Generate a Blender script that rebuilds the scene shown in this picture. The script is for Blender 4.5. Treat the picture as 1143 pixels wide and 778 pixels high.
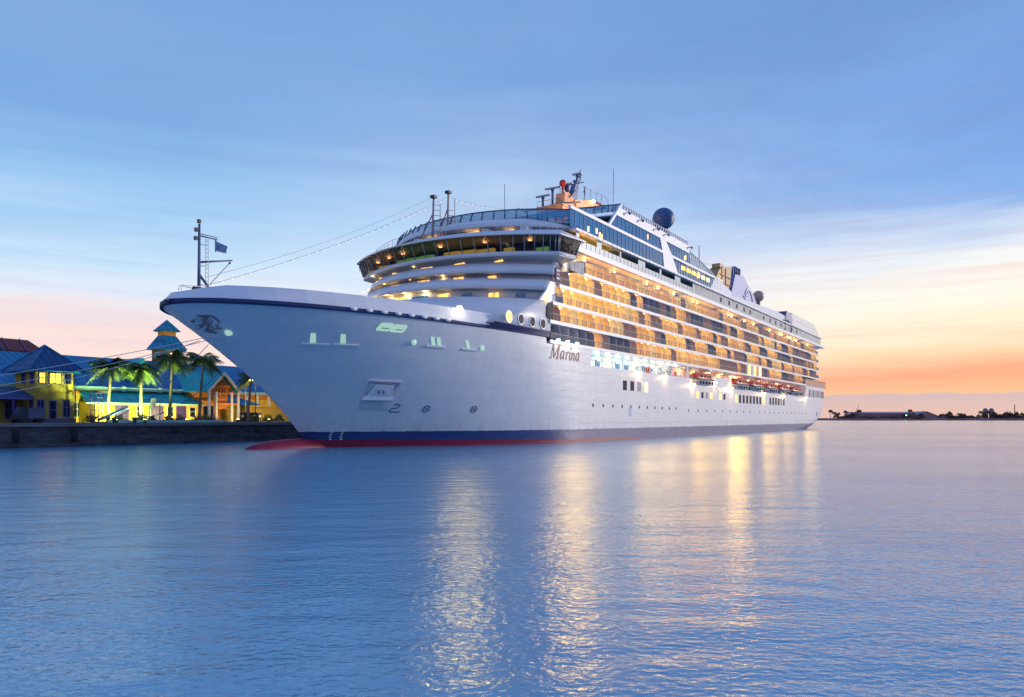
import bpy, bmesh, math, random
from math import sin, cos, pi, radians, sqrt
from mathutils import Vector, Matrix
random.seed(7)
for o in list(bpy.data.objects): bpy.data.objects.remove(o)
SC = bpy.context.scene
COL = SC.collection

# ------------------------------------------------------------------ camera
cam_d = bpy.data.cameras.new('camera'); cam = bpy.data.objects.new('camera', cam_d); COL.objects.link(cam)
cam.location = (0, 0, 3.15); cam.rotation_euler = (pi/2, 0, 0)
cam_d.sensor_width = 36; cam_d.lens = 850/1143*36; cam_d.shift_y = 78/1143
cam_d.clip_start = .1; cam_d.clip_end = 30000
SC.camera = cam

# ------------------------------------------------------------------ sky, sun, exposure
SUN_AZ, SUN_EL = radians(71), radians(10)          # azimuth clockwise from +Y: low dusk sun to the right of the view
w = bpy.data.worlds.new('World'); SC.world = w; w.use_nodes = True
nt = w.node_tree; N = nt.nodes; Lk = nt.links
for n_ in list(N): N.remove(n_)

def s2l(c):
    return tuple(((v/255)/12.92 if v/255 <= .04045 else ((v/255+.055)/1.055)**2.4) for v in c)

def node(nt, t, **kw):
    n_ = nt.nodes.new(t)
    for k, v in kw.items(): setattr(n_, k, v)
    return n_
def inp(nt, sock, v):
    if isinstance(v, bpy.types.NodeSocket): nt.links.new(v, sock)
    elif v is not None: sock.default_value = v
def mth(nt, op, a, b=None, c=None, clamp=False):
    n_ = node(nt, 'ShaderNodeMath', operation=op, use_clamp=clamp)
    inp(nt, n_.inputs[0], a); inp(nt, n_.inputs[1], b); inp(nt, n_.inputs[2], c)
    return n_.outputs[0]
def ramp(nt, fac, stops, srgb=True, interp='LINEAR'):
    n_ = node(nt, 'ShaderNodeValToRGB'); r = n_.color_ramp; r.interpolation = interp
    while len(r.elements) < len(stops): r.elements.new(.5)
    for e, (p, c) in zip(r.elements, stops):
        e.position = p
        if not isinstance(c, (tuple, list)): c = (c, c, c); e.color = (*c, 1)
        else: e.color = (*(s2l(c) if srgb else c), 1)
    inp(nt, n_.inputs[0], fac)
    return n_.outputs[0]
def mixc(nt, f, a, b, mode='MIX'):
    n_ = node(nt, 'ShaderNodeMix', data_type='RGBA', blend_type=mode)
    inp(nt, n_.inputs[0], f); inp(nt, n_.inputs[6], a); inp(nt, n_.inputs[7], b)
    return n_.outputs[2]
def noise(nt, vec, scale, detail=4, rough=.55, dist=0):
    n_ = node(nt, 'ShaderNodeTexNoise'); n_.inputs['Scale'].default_value = scale
    n_.inputs['Detail'].default_value = detail; n_.inputs['Roughness'].default_value = rough
    n_.inputs['Distortion'].default_value = dist
    if vec is not None: nt.links.new(vec, n_.inputs['Vector'])
    return n_.outputs['Fac']
def mapping(nt, vec, scale=(1, 1, 1), rot=(0, 0, 0), loc=(0, 0, 0)):
    n_ = node(nt, 'ShaderNodeMapping'); nt.links.new(vec, n_.inputs[0])
    n_.inputs['Scale'].default_value = scale; n_.inputs['Rotation'].default_value = rot; n_.inputs['Location'].default_value = loc
    return n_.outputs[0]

def build_sky():
    tc = node(nt, 'ShaderNodeTexCoord'); v = tc.outputs['Generated']
    sp = node(nt, 'ShaderNodeSeparateXYZ'); Lk.new(v, sp.inputs[0])
    z = mth(nt, 'MAXIMUM', sp.outputs[2], 0.0)
    hyp = mth(nt, 'SQRT', mth(nt, 'ADD', mth(nt, 'POWER', sp.outputs[0], 2.0), mth(nt, 'POWER', sp.outputs[1], 2.0)))
    side = mth(nt, 'DIVIDE', sp.outputs[0], mth(nt, 'ADD', hyp, .0001))
    # long soft cloud streaks bend the colour bands a little
    vs = mapping(nt, v, (1.3, 1.3, 15), (0, radians(5), 0))
    n1 = noise(nt, vs, 1.6, 5, .55, .4)
    vs2 = mapping(nt, v, (1.1, 1.1, 42), (0, radians(-3), 0))
    n2 = noise(nt, vs2, 2.2, 6, .6, .3)
    wob = mth(nt, 'ADD', mth(nt, 'MULTIPLY', mth(nt, 'SUBTRACT', n1, .5), .10), mth(nt, 'MULTIPLY', mth(nt, 'SUBTRACT', n2, .5), .035))
    zfade = mth(nt, 'MULTIPLY', z, 9.0, clamp=True)
    zz = mth(nt, 'ADD', z, mth(nt, 'MULTIPLY', wob, zfade))
    left = ramp(nt, zz, [(0, (243, 206, 190)), (.075, (244, 220, 212)), (.11, (240, 214, 212)), (.14, (222, 228, 238)), (.18, (196, 221, 241)),
                         (.245, (150, 195, 234)), (.33, (115, 163, 217)), (.46, (118, 158, 212)), (.65, (104, 142, 205)), (1, (92, 125, 195))])
    right = ramp(nt, zz, [(0, (246, 196, 150)), (.028, (248, 196, 150)), (.045, (241, 168, 132)), (.066, (250, 210, 170)), (.09, (251, 231, 202)), (.125, (250, 240, 222)),
                          (.175, (238, 238, 236)), (.205, (200, 216, 238)), (.24, (130, 174, 229)), (.30, (114, 160, 222)), (.46, (112, 155, 210)), (1, (92, 125, 195))])
    f = ramp(nt, mth(nt, 'MULTIPLY_ADD', side, .5, .5), [(.42, 0.), (.74, 1.)], interp='EASE')
    c = mixc(nt, f, left, right)
    # the sky opposite the sunset: even dusk blue
    east = ramp(nt, z, [(0, (176, 174, 206)), (.2, (160, 172, 212)), (.5, (128, 156, 210)), (1, (98, 130, 198))])
    back = ramp(nt, mth(nt, 'MULTIPLY_ADD', mth(nt, 'DIVIDE', sp.outputs[1], mth(nt, 'ADD', hyp, .0001)), .5, .5), [(.30, 1.), (.62, 0.)], interp='EASE')
    # brighter pale veil around the middle of the view
    mid = mth(nt, 'MULTIPLY', ramp(nt, zz, [(.10, 0.), (.17, 1.), (.27, .8), (.42, 0.)]),
              ramp(nt, mth(nt, 'MULTIPLY_ADD', side, .5, .5), [(.3, 0.), (.5, 1.), (.66, .4), (.8, 0.)]))
    c = mixc(nt, mth(nt, 'MULTIPLY', mid, .62), c, (*s2l((214, 226, 244)), 1))
    # lilac and pink streaks
    band = ramp(nt, z, [(.03, 0.), (.07, 1.), (.17, .8), (.32, .15), (.5, 0.)])
    st = ramp(nt, n2, [(.47, 0.), (.68, 1.)])
    c = mixc(nt, mth(nt, 'MULTIPLY', mth(nt, 'MULTIPLY', band, st), .27), c, mixc(nt, f, (*s2l((206, 186, 214)), 1), (*s2l((238, 160, 130)), 1)))
    # broad pale cirrus high up
    v3 = mapping(nt, v, (1, 1, 5), (0, radians(14), radians(20)))
    n3 = noise(nt, v3, 1.5, 6, .6, .8)
    c = mixc(nt, mth(nt, 'MULTIPLY', ramp(nt, n3, [(.42, 0.), (.72, 1.)]), mth(nt, 'MULTIPLY', ramp(nt, z, [(.16, 0.), (.3, 1.)]), .2)), c, (*s2l((160, 184, 226)), 1))
    n5 = noise(nt, mapping(nt, v, (1, 1, 3.2), (0, radians(10), 0), (.3, .1, 0)), 2.0, 6, .58, .5)
    ur = mth(nt, 'MULTIPLY', ramp(nt, z, [(.19, 0.), (.27, 1.), (.5, .6)]), ramp(nt, mth(nt, 'MULTIPLY_ADD', side, .5, .5), [(.42, 0.), (.7, 1.)]))
    c = mixc(nt, mth(nt, 'MULTIPLY', mth(nt, 'MULTIPLY', ur, ramp(nt, n5, [(.36, 0.), (.60, 1.)])), .8), c, (*s2l((108, 138, 198)), 1))
    # grey cloud bank on the horizon
    nb = noise(nt, mapping(nt, v, (1, 1, 1)), 28, 4, .6)
    top = mth(nt, 'ADD', .0255, mth(nt, 'MULTIPLY', nb, .009))
    bank = mth(nt, 'MULTIPLY', mth(nt, 'SUBTRACT', top, z), 420, clamp=True)
    c = mixc(nt, mth(nt, 'MULTIPLY', bank, .93), c, mixc(nt, mth(nt, 'MULTIPLY', z, 30, clamp=True), (*s2l((226, 186, 172)), 1), (*s2l((199, 180, 186)), 1)))
    c = mixc(nt, back, c, east)
    sky = node(nt, 'ShaderNodeTexSky', sky_type='NISHITA'); sky.sun_disc = False
    sky.sun_elevation = SUN_EL; sky.sun_rotation = SUN_AZ
    bg1 = node(nt, 'ShaderNodeBackground'); Lk.new(c, bg1.inputs[0]); bg1.inputs[1].default_value = .84
    bg2 = node(nt, 'ShaderNodeBackground'); Lk.new(sky.outputs[0], bg2.inputs[0]); bg2.inputs[1].default_value = .0015
    ad = node(nt, 'ShaderNodeAddShader'); Lk.new(bg1.outputs[0], ad.inputs[0]); Lk.new(bg2.outputs[0], ad.inputs[1])
    out = node(nt, 'ShaderNodeOutputWorld'); Lk.new(ad.outputs[0], out.inputs[0])
build_sky()

sd = bpy.data.lights.new('sun', 'SUN'); sd.energy = 1.5; sd.angle = radians(14); sd.color = (1, .85, .70)
sun = bpy.data.objects.new('sun', sd); COL.objects.link(sun)
sun.rotation_euler = Vector((sin(SUN_AZ)*cos(SUN_EL), cos(SUN_AZ)*cos(SUN_EL), sin(SUN_EL))).to_track_quat('Z', 'Y').to_euler()
SC.view_settings.view_transform = 'Standard'; SC.view_settings.look = 'None'
SC.view_settings.exposure = .40; SC.view_settings.gamma = 1
SC.cycles.max_bounces = 8; SC.cycles.transparent_max_bounces = 12
SC.cycles.sample_clamp_indirect = 6; SC.cycles.sample_clamp_direct = 80; SC.cycles.caustics_reflective = False; SC.cycles.caustics_refractive = False

# ------------------------------------------------------------------ the harbour frame: x runs aft along the ship and the quay, y away from the camera
FO = (-31.195, 68.962); FR = radians(57.309)
FU = (cos(FR), sin(FR)); FN = (-sin(FR), cos(FR))
def fw(x, y, z): return Vector((FO[0]+x*FU[0]+y*FN[0], FO[1]+x*FU[1]+y*FN[1], z))

# ------------------------------------------------------------------ materials
def newmat(name):
    m = bpy.data.materials.new(name); m.use_nodes = True
    return m, m.node_tree, m.node_tree.nodes['Principled BSDF']
def pmat(name, col, rough=.5, metal=0, var=.12, vscale=.8, stretch=(1, 1, 1), bump=0, bscale=20, spec=.5, emit=None, es=0):
    m, t, b = newmat(name)
    tc = node(t, 'ShaderNodeTexCoord')
    v = mapping(t, tc.outputs['Object'], stretch)
    nf = noise(t, v, vscale, 6, .6)
    dark = tuple(c*(1-var) for c in col); lite = tuple(min(1, c*(1+var)) for c in col)
    c = ramp(t, nf, [(.3, dark), (.7, lite)], srgb=False)
    t.links.new(c, b.inputs['Base Color'])
    b.inputs['Roughness'].default_value = rough; b.inputs['Metallic'].default_value = metal
    b.inputs['Specular IOR Level'].default_value = spec
    if bump:
        bp = node(t, 'ShaderNodeBump'); bp.inputs['Strength'].default_value = bump; bp.inputs['Distance'].default_value = .05
        t.links.new(noise(t, v, bscale, 4), bp.inputs['Height']); t.links.new(bp.outputs[0], b.inputs['Normal'])
    if emit:
        b.inputs['Emission Color'].default_value = (*emit, 1); b.inputs['Emission Strength'].default_value = es
    return m
def emat(name, col, s):
    m, t, b = newmat(name)
    b.inputs['Base Color'].default_value = (*[c*.5 for c in col], 1)
    b.inputs['Emission Color'].default_value = (*col, 1); b.inputs['Emission Strength'].default_value = s
    return m
def glassmat(name, tint, alpha, rough=.03):
    m, t, b = newmat(name)
    b.inputs['Base Color'].default_value = (*tint, 1); b.inputs['Roughness'].default_value = rough
    b.inputs['Alpha'].default_value = alpha; b.inputs['Specular IOR Level'].default_value = .8
    return m
def litwin(name, col, s, seed):
    """a lit window: curtains and lamps behind give uneven brightness"""
    m, t, b = newmat(name)
    tc = node(t, 'ShaderNodeTexCoord')
    n_ = noise(t, mapping(t, tc.outputs['Object'], (1.2, 1.2, .5), loc=(seed, 0, 0)), 1.4, 3)
    f = ramp(t, n_, [(.3, .35), (.7, 1.4)])
    st = mth(t, 'MULTIPLY', f, s)
    b.inputs['Base Color'].default_value = (.1, .08, .05, 1)
    b.inputs['Emission Color'].default_value = (*col, 1); t.links.new(st, b.inputs['Emission Strength'])
    return m

def hull_paint():
    m, t, b = newmat('hull_paint')
    tc = node(t, 'ShaderNodeTexCoord'); ob = tc.outputs['Object']
    sp = node(t, 'ShaderNodeSeparateXYZ'); t.links.new(ob, sp.inputs[0])
    X, Z = sp.outputs[0], sp.outputs[2]
    # streaks and dirt on white paint
    n1 = noise(t, mapping(t, ob, (.5, .5, .09)), 2.2, 7, .65)
    n2 = noise(t, mapping(t, ob, (.1, .1, .9)), 1.3, 5, .6)
    wh = mixc(t, ramp(t, n2, [(.35, 0.), (.75, .5)]), ramp(t, n1, [(.25, (.70, .70, .72)), (.7, (.80, .80, .80))], srgb=False), (.70, .71, .74, 1))
    # weld seams of the plating
    br = node(t, 'ShaderNodeTexBrick'); t.links.new(mapping(t, ob, (1, 0, 0), (0, 0, 0)), br.inputs['Vector'])
    cmb = node(t, 'ShaderNodeCombineXYZ'); t.links.new(X, cmb.inputs[0]); t.links.new(Z, cmb.inputs[1])
    t.links.new(cmb.outputs[0], br.inputs['Vector'])
    br.inputs['Scale'].default_value = 1; br.inputs['Brick Width'].default_value = 17; br.inputs['Row Height'].default_value = 1.3
    br.inputs['Mortar Size'].default_value = .03; br.inputs['Mortar Smooth'].default_value = 1.0
    wh = mixc(t, mth(t, 'MULTIPLY', br.outputs['Fac'], .12), wh, (.45, .46, .5, 1))
    # rust and water streaks running down from the openings
    n4 = noise(t, mapping(t, ob, (1.2, 1.2, .05)), 1.6, 5, .7)
    wh = mixc(t, mth(t, 'MULTIPLY', ramp(t, n4, [(.6, 0.), (.8, 1.)]), .22), wh, (.48, .40, .34, 1))
    n6 = noise(t, mapping(t, ob, (.22, .22, .5)), 1.0, 7, .7)
    wh = mixc(t, mth(t, 'MULTIPLY', ramp(t, n6, [(.45, 0.), (.72, 1.)]), .22), wh, (.52, .54, .60, 1))
    low = mth(t, 'MULTIPLY', mth(t, 'SUBTRACT', 3.4, Z), .42, clamp=True)
    wh = mixc(t, mth(t, 'MULTIPLY', mth(t, 'MULTIPLY', low, ramp(t, n4, [(.45, 0.), (.7, 1.)])), .45), wh, (.36, .31, .26, 1))
    Z = mth(t, 'ADD', Z, mth(t, 'MULTIPLY', mth(t, 'SUBTRACT', n1, .5), .22))
    # boot topping: blue over red, the trim lifts the red at the bow
    redz = mth(t, 'SUBTRACT', .62, mth(t, 'MULTIPLY', mth(t, 'ADD', X, 27), .0125))
    isred = mth(t, 'LESS_THAN', Z, mth(t, 'MAXIMUM', redz, -.4)); isblue = mth(t, 'LESS_THAN', Z, 1.45)
    n3 = noise(t, mapping(t, ob, (.3, .3, 2)), 2, 6, .7)
    blue = ramp(t, n3, [(.3, (.022, .045, .17)), (.75, (.05, .085, .26))], srgb=False)
    red = ramp(t, n3, [(.3, (.20, .012, .05)), (.75, (.30, .028, .075))], srgb=False)
    c = mixc(t, isblue, wh, blue); c = mixc(t, isred, c, red)
    t.links.new(c, b.inputs['Base Color'])
    b.inputs['Roughness'].default_value = .38; b.inputs['Specular IOR Level'].default_value = .3
    bp = node(t, 'ShaderNodeBump'); bp.inputs['Strength'].default_value = .5; bp.inputs['Distance'].default_value = .08
    h = mth(t, 'ADD', mth(t, 'MULTIPLY', br.outputs['Fac'], -.2), mth(t, 'MULTIPLY', noise(t, mapping(t, ob, (.4, .4, .8)), 1.0, 2), .9))
    t.links.new(h, bp.inputs['Height']); t.links.new(bp.outputs[0], b.inputs['Normal'])
    return m

def seam_roof(name, col, axis=0, pitch=.9, rough=.4):
    m, t, b = newmat(name)
    tc = node(t, 'ShaderNodeTexCoord'); ob = tc.outputs['Object']
    sp = node(t, 'ShaderNodeSeparateXYZ'); t.links.new(ob, sp.inputs[0])
    f = mth(t, 'FRACT', mth(t, 'DIVIDE', sp.outputs[axis], pitch))
    rib = mth(t, 'LESS_THAN', mth(t, 'ABSOLUTE', mth(t, 'SUBTRACT', f, .5)), .13)
    nf = noise(t, mapping(t, ob, (.6, .6, .6)), 1.2, 6, .65)
    c = ramp(t, nf, [(.3, tuple(x*.7 for x in col)), (.7, tuple(x*1.25 for x in col))], srgb=False)
    c = mixc(t, mth(t, 'MULTIPLY', rib, .55), c, (*[x*.35 for x in col], 1))
    t.links.new(c, b.inputs['Base Color']); b.inputs['Roughness'].default_value = max(rough, .55); b.inputs['Specular IOR Level'].default_value = .2
    bp = node(t, 'ShaderNodeBump'); bp.inputs['Strength'].default_value = .7; bp.inputs['Distance'].default_value = .12
    t.links.new(mth(t, 'ABSOLUTE', mth(t, 'SUBTRACT', f, .5)), bp.inputs['Height']); t.links.new(bp.outputs[0], b.inputs['Normal'])
    return m

def water_mat():
    m, t, b = newmat('harbour_water')
    geo = node(t, 'ShaderNodeNewGeometry'); P = geo.outputs['Position']
    dist = node(t, 'ShaderNodeVectorMath', operation='LENGTH'); t.links.new(P, dist.inputs[0])
    nb = noise(t, mapping(t, P, (.02, .05, 1), (0, 0, .25)), 1, 4)
    c = ramp(t, nb, [(.3, (.04, .26, .45)), (.7, (.08, .36, .55))], srgb=False)
    t.links.new(c, b.inputs['Base Color'])
    b.inputs['IOR'].default_value = 2.8
    b.inputs['Roughness'].default_value = .14
    b.inputs['Specular IOR Level'].default_value = .5
    r1 = noise(t, mapping(t, P, (1, 1.4, 1), (0, 0, .15)), 5.5, 3, .5, .3)
    r2 = noise(t, mapping(t, P, (.8, 1.6, 1), (0, 0, -.2)), .62, 3, .5, .2)
    r3 = noise(t, mapping(t, P, (.7, 1.6, 1), (0, 0, .1)), .13, 2, .5, 0)
    gust = ramp(t, noise(t, mapping(t, P, (.018, .045, 1), (0, 0, .3)), 1, 3), [(.35, .55), (.65, 1.25)])
    h = mth(t, 'ADD', mth(t, 'MULTIPLY', r1, mth(t, 'MULTIPLY', gust, .066)), mth(t, 'ADD', mth(t, 'MULTIPLY', r2, .12), mth(t, 'MULTIPLY', r3, .20)))
    bp = node(t, 'ShaderNodeBump'); bp.inputs['Strength'].default_value = 1; bp.inputs['Distance'].default_value = .55
    t.links.new(h, bp.inputs['Height']); t.links.new(bp.outputs[0], b.inputs['Normal'])
    return m

M = {}
M['hull'] = hull_paint()
M['white'] = pmat('ship_white', (.76, .77, .79), .38, var=.05, vscale=.5, stretch=(.5, .5, 1.5))
M['lightgrey'] = pmat('ship_light_grey', (.58, .61, .62), .45, var=.07, vscale=.6)
M['ribbed'] = seam_roof('ship_ribbed_panel', (.60, .60, .56), 0, .9, .5)
M['navy'] = pmat('navy_paint', (.02, .028, .12), .6, var=.2)
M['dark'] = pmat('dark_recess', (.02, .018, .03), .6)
M['wood'] = pmat('teak_deck', (.28, .19, .11), .7, var=.25, vscale=3, stretch=(.2, 4, 1))
M['steel'] = pmat('grey_steel', (.30, .33, .40), .4, .3)
M['mastblue'] = pmat('mast_slate', (.10, .14, .26), .5, .2)
M['rail'] = pmat('dark_rail', (.06, .07, .11), .45, .3)
M['railwhite'] = pmat('white_rail', (.7, .72, .76), .4)
M['glassblue'] = pmat('blue_tinted_glass', (.04, .20, .40), .06, var=.35, vscale=.5, spec=1.0)
M['glasscyan'] = glassmat('cyan_screen_glass', (.07, .42, .62), .55, .05)
M['glassdark'] = glassmat('bridge_glass', (.008, .012, .02), .62, .03)
M['glassdark'].node_tree.nodes['Principled BSDF'].inputs['Specular IOR Level'].default_value = .25
M['balglass'] = glassmat('balustrade_glass', (.12, .13, .18), .14, .05)
M['cabindark'] = pmat('dark_cabin_glass', (.11, .115, .20), .4, var=.5, vscale=.7, spec=.35)
M['divider'] = pmat('divider_frosted', (.56, .53, .56), .5, var=.08)
M['cab1'] = litwin('lit_cabin_amber', (1, .41, .02), 3.7, 0)
M['cab2'] = litwin('lit_cabin_gold', (1, .48, .035), 4.6, 4)
M['cab3'] = litwin('lit_cabin_pale', (1, .60, .15), 3.4, 9)
M['cabdim'] = litwin('curtained_cabin', (1, .40, .10), .75, 6)
M['winyellow'] = litwin('lit_window_yellow', (1, .55, .10), 1.5, 2)
M['lampwarm'] = emat('lamp_warm', (1, .60, .20), 12)
M['lampwhite'] = emat('lamp_white', (1, .93, .80), 14)
M['lampgreen'] = emat('lamp_cool', (.72, 1, .90), 9)
M['lamporange'] = emat('lamp_orange', (1, .40, .14), 14)
M['lampblue'] = emat('lamp_blue_white', (.45, .8, 1), 3)
M['bulb'] = emat('festoon_bulb', (1, .74, .66), 1.0)
M['portgreen'] = emat('lit_mooring_port', (.55, .86, .66), .42)
M['screen'] = emat('console_screen', (1, .62, .08), 1.1)
M['screeng'] = emat('console_green', (.35, .9, .25), .8)
M['orange'] = pmat('lifeboat_orange', (.72, .10, .035), .4, var=.1)
M['boatgrey'] = pmat('lifeboat_grey', (.42, .45, .50), .45)
M['text'] = pmat('name_lettering', (.16, .055, .075), .5)
M['emblem'] = pmat('bow_emblem_paint', (.30, .21, .20), .6, var=.3)
M['mark'] = pmat('hull_mark', (.14, .16, .27), .5)
M['funnel'] = pmat('funnel_blue', (.17, .27, .60), .4, var=.06)
M['radome'] = pmat('radome_navy', (.03, .09, .24), .4, var=.15)
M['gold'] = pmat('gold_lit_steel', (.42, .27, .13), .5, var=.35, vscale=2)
M['flagblue'] = pmat('flag_cloth', (.04, .11, .32), .7)
M['rope'] = pmat('mooring_rope', (.62, .60, .60), .8)
M['ropeblue'] = pmat('blue_rope', (.06, .14, .42), .8)
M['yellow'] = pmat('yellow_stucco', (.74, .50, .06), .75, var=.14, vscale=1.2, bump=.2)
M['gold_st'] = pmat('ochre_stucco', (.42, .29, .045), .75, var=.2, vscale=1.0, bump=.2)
M['orange_st'] = pmat('orange_stucco', (.66, .25, .05), .75, var=.12)
M['trimwhite'] = pmat('white_trim', (.70, .72, .74), .5)
M['trimaqua'] = pmat('aqua_trim', (.32, .62, .58), .5)
M['trimblue'] = pmat('purple_blue_trim', (.12, .10, .36), .5)
M['roofblue'] = seam_roof('blue_metal_roof', (.012, .20, .42), 0, .95)
M['roofteal'] = seam_roof('teal_metal_roof', (.03, .52, .50), 0, .85)
M['rooftealy'] = seam_roof('teal_metal_roof_gable', (.02, .46, .50), 1, .6)
M['roofdark'] = seam_roof('slate_blue_roof', (.025, .095, .24), 0, .8)
M['redroof'] = pmat('maroon_roof', (.12, .025, .022), .6, var=.25)
M['winddark'] = pmat('dark_window', (.015, .022, .055), .35, spec=.03)
M['doorblue'] = pmat('violet_door', (.05, .03, .24), .5)
M['timber'] = pmat('orange_timber', (.52, .20, .06), .7, var=.2)
M['trunk'] = pmat('palm_bark', (.22, .18, .12), .85, var=.3, vscale=4, stretch=(1, 1, 6), bump=.5, bscale=6)
M['frond'] = pmat('palm_leaf', (.07, .12, .025), .6, var=.5, vscale=1.2)
M['leaf'] = pmat('shrub_leaf', (.035, .085, .03), .65, var=.5, vscale=2)
M['darkmetal'] = pmat('dark_equipment', (.035, .04, .07), .5)
M['greymetal'] = pmat('grey_equipment', (.10, .12, .20), .5)
M['farleaf'] = pmat('far_tree_leaf', (.20, .11, .07), .9, var=.35, vscale=.1)
M['farwall'] = pmat('far_wall', (.40, .22, .23), .8)  # far walls and land lightened in the colour in place of haze
M['farroof'] = pmat('far_roof', (.36, .24, .30), .7)
M['farland'] = pmat('far_land', (.30, .15, .13), .9, var=.3, vscale=.02)  # haze put into the base colour
M['silo'] = pmat('silo_concrete', (.22, .16, .19), .8)
M['lampgreenfar'] = emat('far_green_lamp', (.2, 1, .55), 9)
M['rubber'] = pmat('black_rubber', (.015, .015, .02), .8)

def concrete():
    m, t, b = newmat('quay_concrete')
    tc = node(t, 'ShaderNodeTexCoord'); ob = tc.outputs['Object']
    n1 = noise(t, mapping(t, ob, (.35, .35, 1.4)), 1.6, 8, .7)
    c = ramp(t, n1, [(.3, (.025, .024, .035)), (.5, (.075, .07, .08)), (.72, (.17, .16, .165))], srgb=False)
    n2 = noise(t, mapping(t, ob, (.8, .8, .8)), 1.1, 5, .6, 1.2)
    c = mixc(t, mth(t, 'MULTIPLY', ramp(t, n2, [(.62, 0.), (.70, 1.)]), .35), c, (.14, .20, .34, 1))
    t.links.new(c, b.inputs['Base Color']); b.inputs['Roughness'].default_value = .8
    bp = node(t, 'ShaderNodeBump'); bp.inputs['Strength'].default_value = .8; bp.inputs['Distance'].default_value = .12
    t.links.new(n1, bp.inputs['Height']); t.links.new(bp.outputs[0], b.inputs['Normal'])
    return m
M['quay'] = concrete()
M['paving'] = pmat('quay_paving', (.20, .19, .19), .8, var=.2, vscale=.4)
M['water'] = water_mat()

# ------------------------------------------------------------------ builders
BASE = {}
class MB:
    """collects shapes given in harbour coordinates; build() links them as ONE mesh object"""
    def __init__(s): s.v = []; s.f = []; s.mi = []; s.cur = 0; s.sm = []
    def vert(s, p): s.v.append(Vector(p)); return len(s.v)-1
    def face(s, idx, smooth=False): s.f.append(tuple(idx)); s.mi.append(s.cur); s.sm.append(smooth)
    def poly(s, pts): s.face([s.vert(p) for p in pts])
    def box(s, a, b):
        x0, y0, z0 = a; x1, y1, z1 = b
        i = [s.vert(p) for p in ((x0,y0,z0),(x1,y0,z0),(x1,y1,z0),(x0,y1,z0),(x0,y0,z1),(x1,y0,z1),(x1,y1,z1),(x0,y1,z1))]
        for q in ((0,3,2,1),(4,5,6,7),(0,1,5,4),(1,2,6,5),(2,3,7,6),(3,0,4,7)): s.face([i[k] for k in q])
    def prism(s, pts, d):
        """polygon pts extruded by vector d"""
        d = Vector(d); a = [s.vert(p) for p in pts]; b = [s.vert(Vector(p)+d) for p in pts]
        s.face(a[::-1]); s.face(b); n = len(pts)
        for k in range(n): s.face((a[k], a[(k+1) % n], b[(k+1) % n], b[k]))
    def tube(s, pts, r, k=6, cap=True, r2=None):
        pts = [Vector(p) for p in pts]; rings = []; n = len(pts)
        for i, p in enumerate(pts):
            d = (pts[min(i+1, n-1)]-pts[max(i-1, 0)]).normalized()
            a = d.orthogonal().normalized() if abs(d.z) > .95 else d.cross(Vector((0,0,1))).normalized()
            b = d.cross(a); rr = r if r2 is None else r+(r2-r)*i/max(1, n-1)
            rings.append([s.vert(p+a*rr*cos(2*pi*j/k)+b*rr*sin(2*pi*j/k)) for j in range(k)])
        for q, w_ in zip(rings, rings[1:]):
            for j in range(k): s.face((q[j], q[(j+1) % k], w_[(j+1) % k], w_[j]), True)
        if cap: s.face(rings[0][::-1]); s.face(rings[-1])
    def ball(s, c, r, seg=12, rings=8):
        c = Vector(c); r = Vector(r) if hasattr(r, '__len__') else Vector((r, r, r)); g = []
        for i in range(rings+1):
            th = pi*i/rings
            g.append([s.vert(c+Vector((r.x*sin(th)*cos(2*pi*j/seg), r.y*sin(th)*sin(2*pi*j/seg), r.z*cos(th)))) for j in range(seg)] if 0 < i < rings else [s.vert(c+Vector((0,0,r.z*cos(th))))])
        for i in range(rings):
            a, b = g[i], g[i+1]
            for j in range(seg):
                k = (j+1) % seg
                if len(a) == 1: s.face((a[0], b[j], b[k]), True)
                elif len(b) == 1: s.face((a[j], b[0], a[k]), True)
                else: s.face((a[j], b[j], b[k], a[k]), True)
    def loft(s, rings, closed=False, smooth=False):
        idx = [[s.vert(p) for p in r] for r in rings]
        for a, b in zip(idx, idx[1:]):
            n = len(a)
            for j in range(n if closed else n-1):
                k = (j+1) % n; s.face((a[j], a[k], b[k], b[j]), smooth)
        return idx
    def band(s, r0, r1, t):
        """a solid band between two open outlines, thickness t (vector or function of the point)"""
        off = (lambda p: Vector(p)+Vector(t)) if not callable(t) else t
        n = len(r0); A = [s.vert(p) for p in r0]; B = [s.vert(p) for p in r1]
        C_ = [s.vert(off(p)) for p in r0]; D = [s.vert(off(p)) for p in r1]
        for j in range(n-1):
            s.face((A[j], A[j+1], B[j+1], B[j]), True); s.face((C_[j+1], C_[j], D[j], D[j+1]), True)
            s.face((B[j], B[j+1], D[j+1], D[j])); s.face((A[j+1], A[j], C_[j], C_[j+1]))
        s.face((A[0], B[0], D[0], C_[0])); s.face((A[-1], C_[-1], D[-1], B[-1]))
    def build(s, name, mat, parent=None, base=None, kind=None, world=False):
        me = bpy.data.meshes.new(name)
        if parent is not None: base = BASE[parent.name]
        if base is None: base = Vector((0, 0, 0))
        base = Vector(base)
        me.from_pydata([tuple(p-base) for p in s.v], [], s.f)
        ms = mat if isinstance(mat, (list, tuple)) else [mat]
        for m_ in ms: me.materials.append(m_)
        me.polygons.foreach_set('material_index', s.mi); me.polygons.foreach_set('use_smooth', s.sm)
        me.update(); bm = bmesh.new(); bm.from_mesh(me); bmesh.ops.recalc_face_normals(bm, faces=bm.faces); bm.to_mesh(me); bm.free()
        o = bpy.data.objects.new(name, me); COL.objects.link(o); BASE[o.name] = base
        if parent is not None: o.parent = parent
        elif not world: o.location = fw(base.x, base.y, base.z+ZO); o.rotation_euler = (0, 0, FR)
        else: o.location = base
        if kind: o['kind'] = kind
        return o
ZO = 0.0
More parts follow.
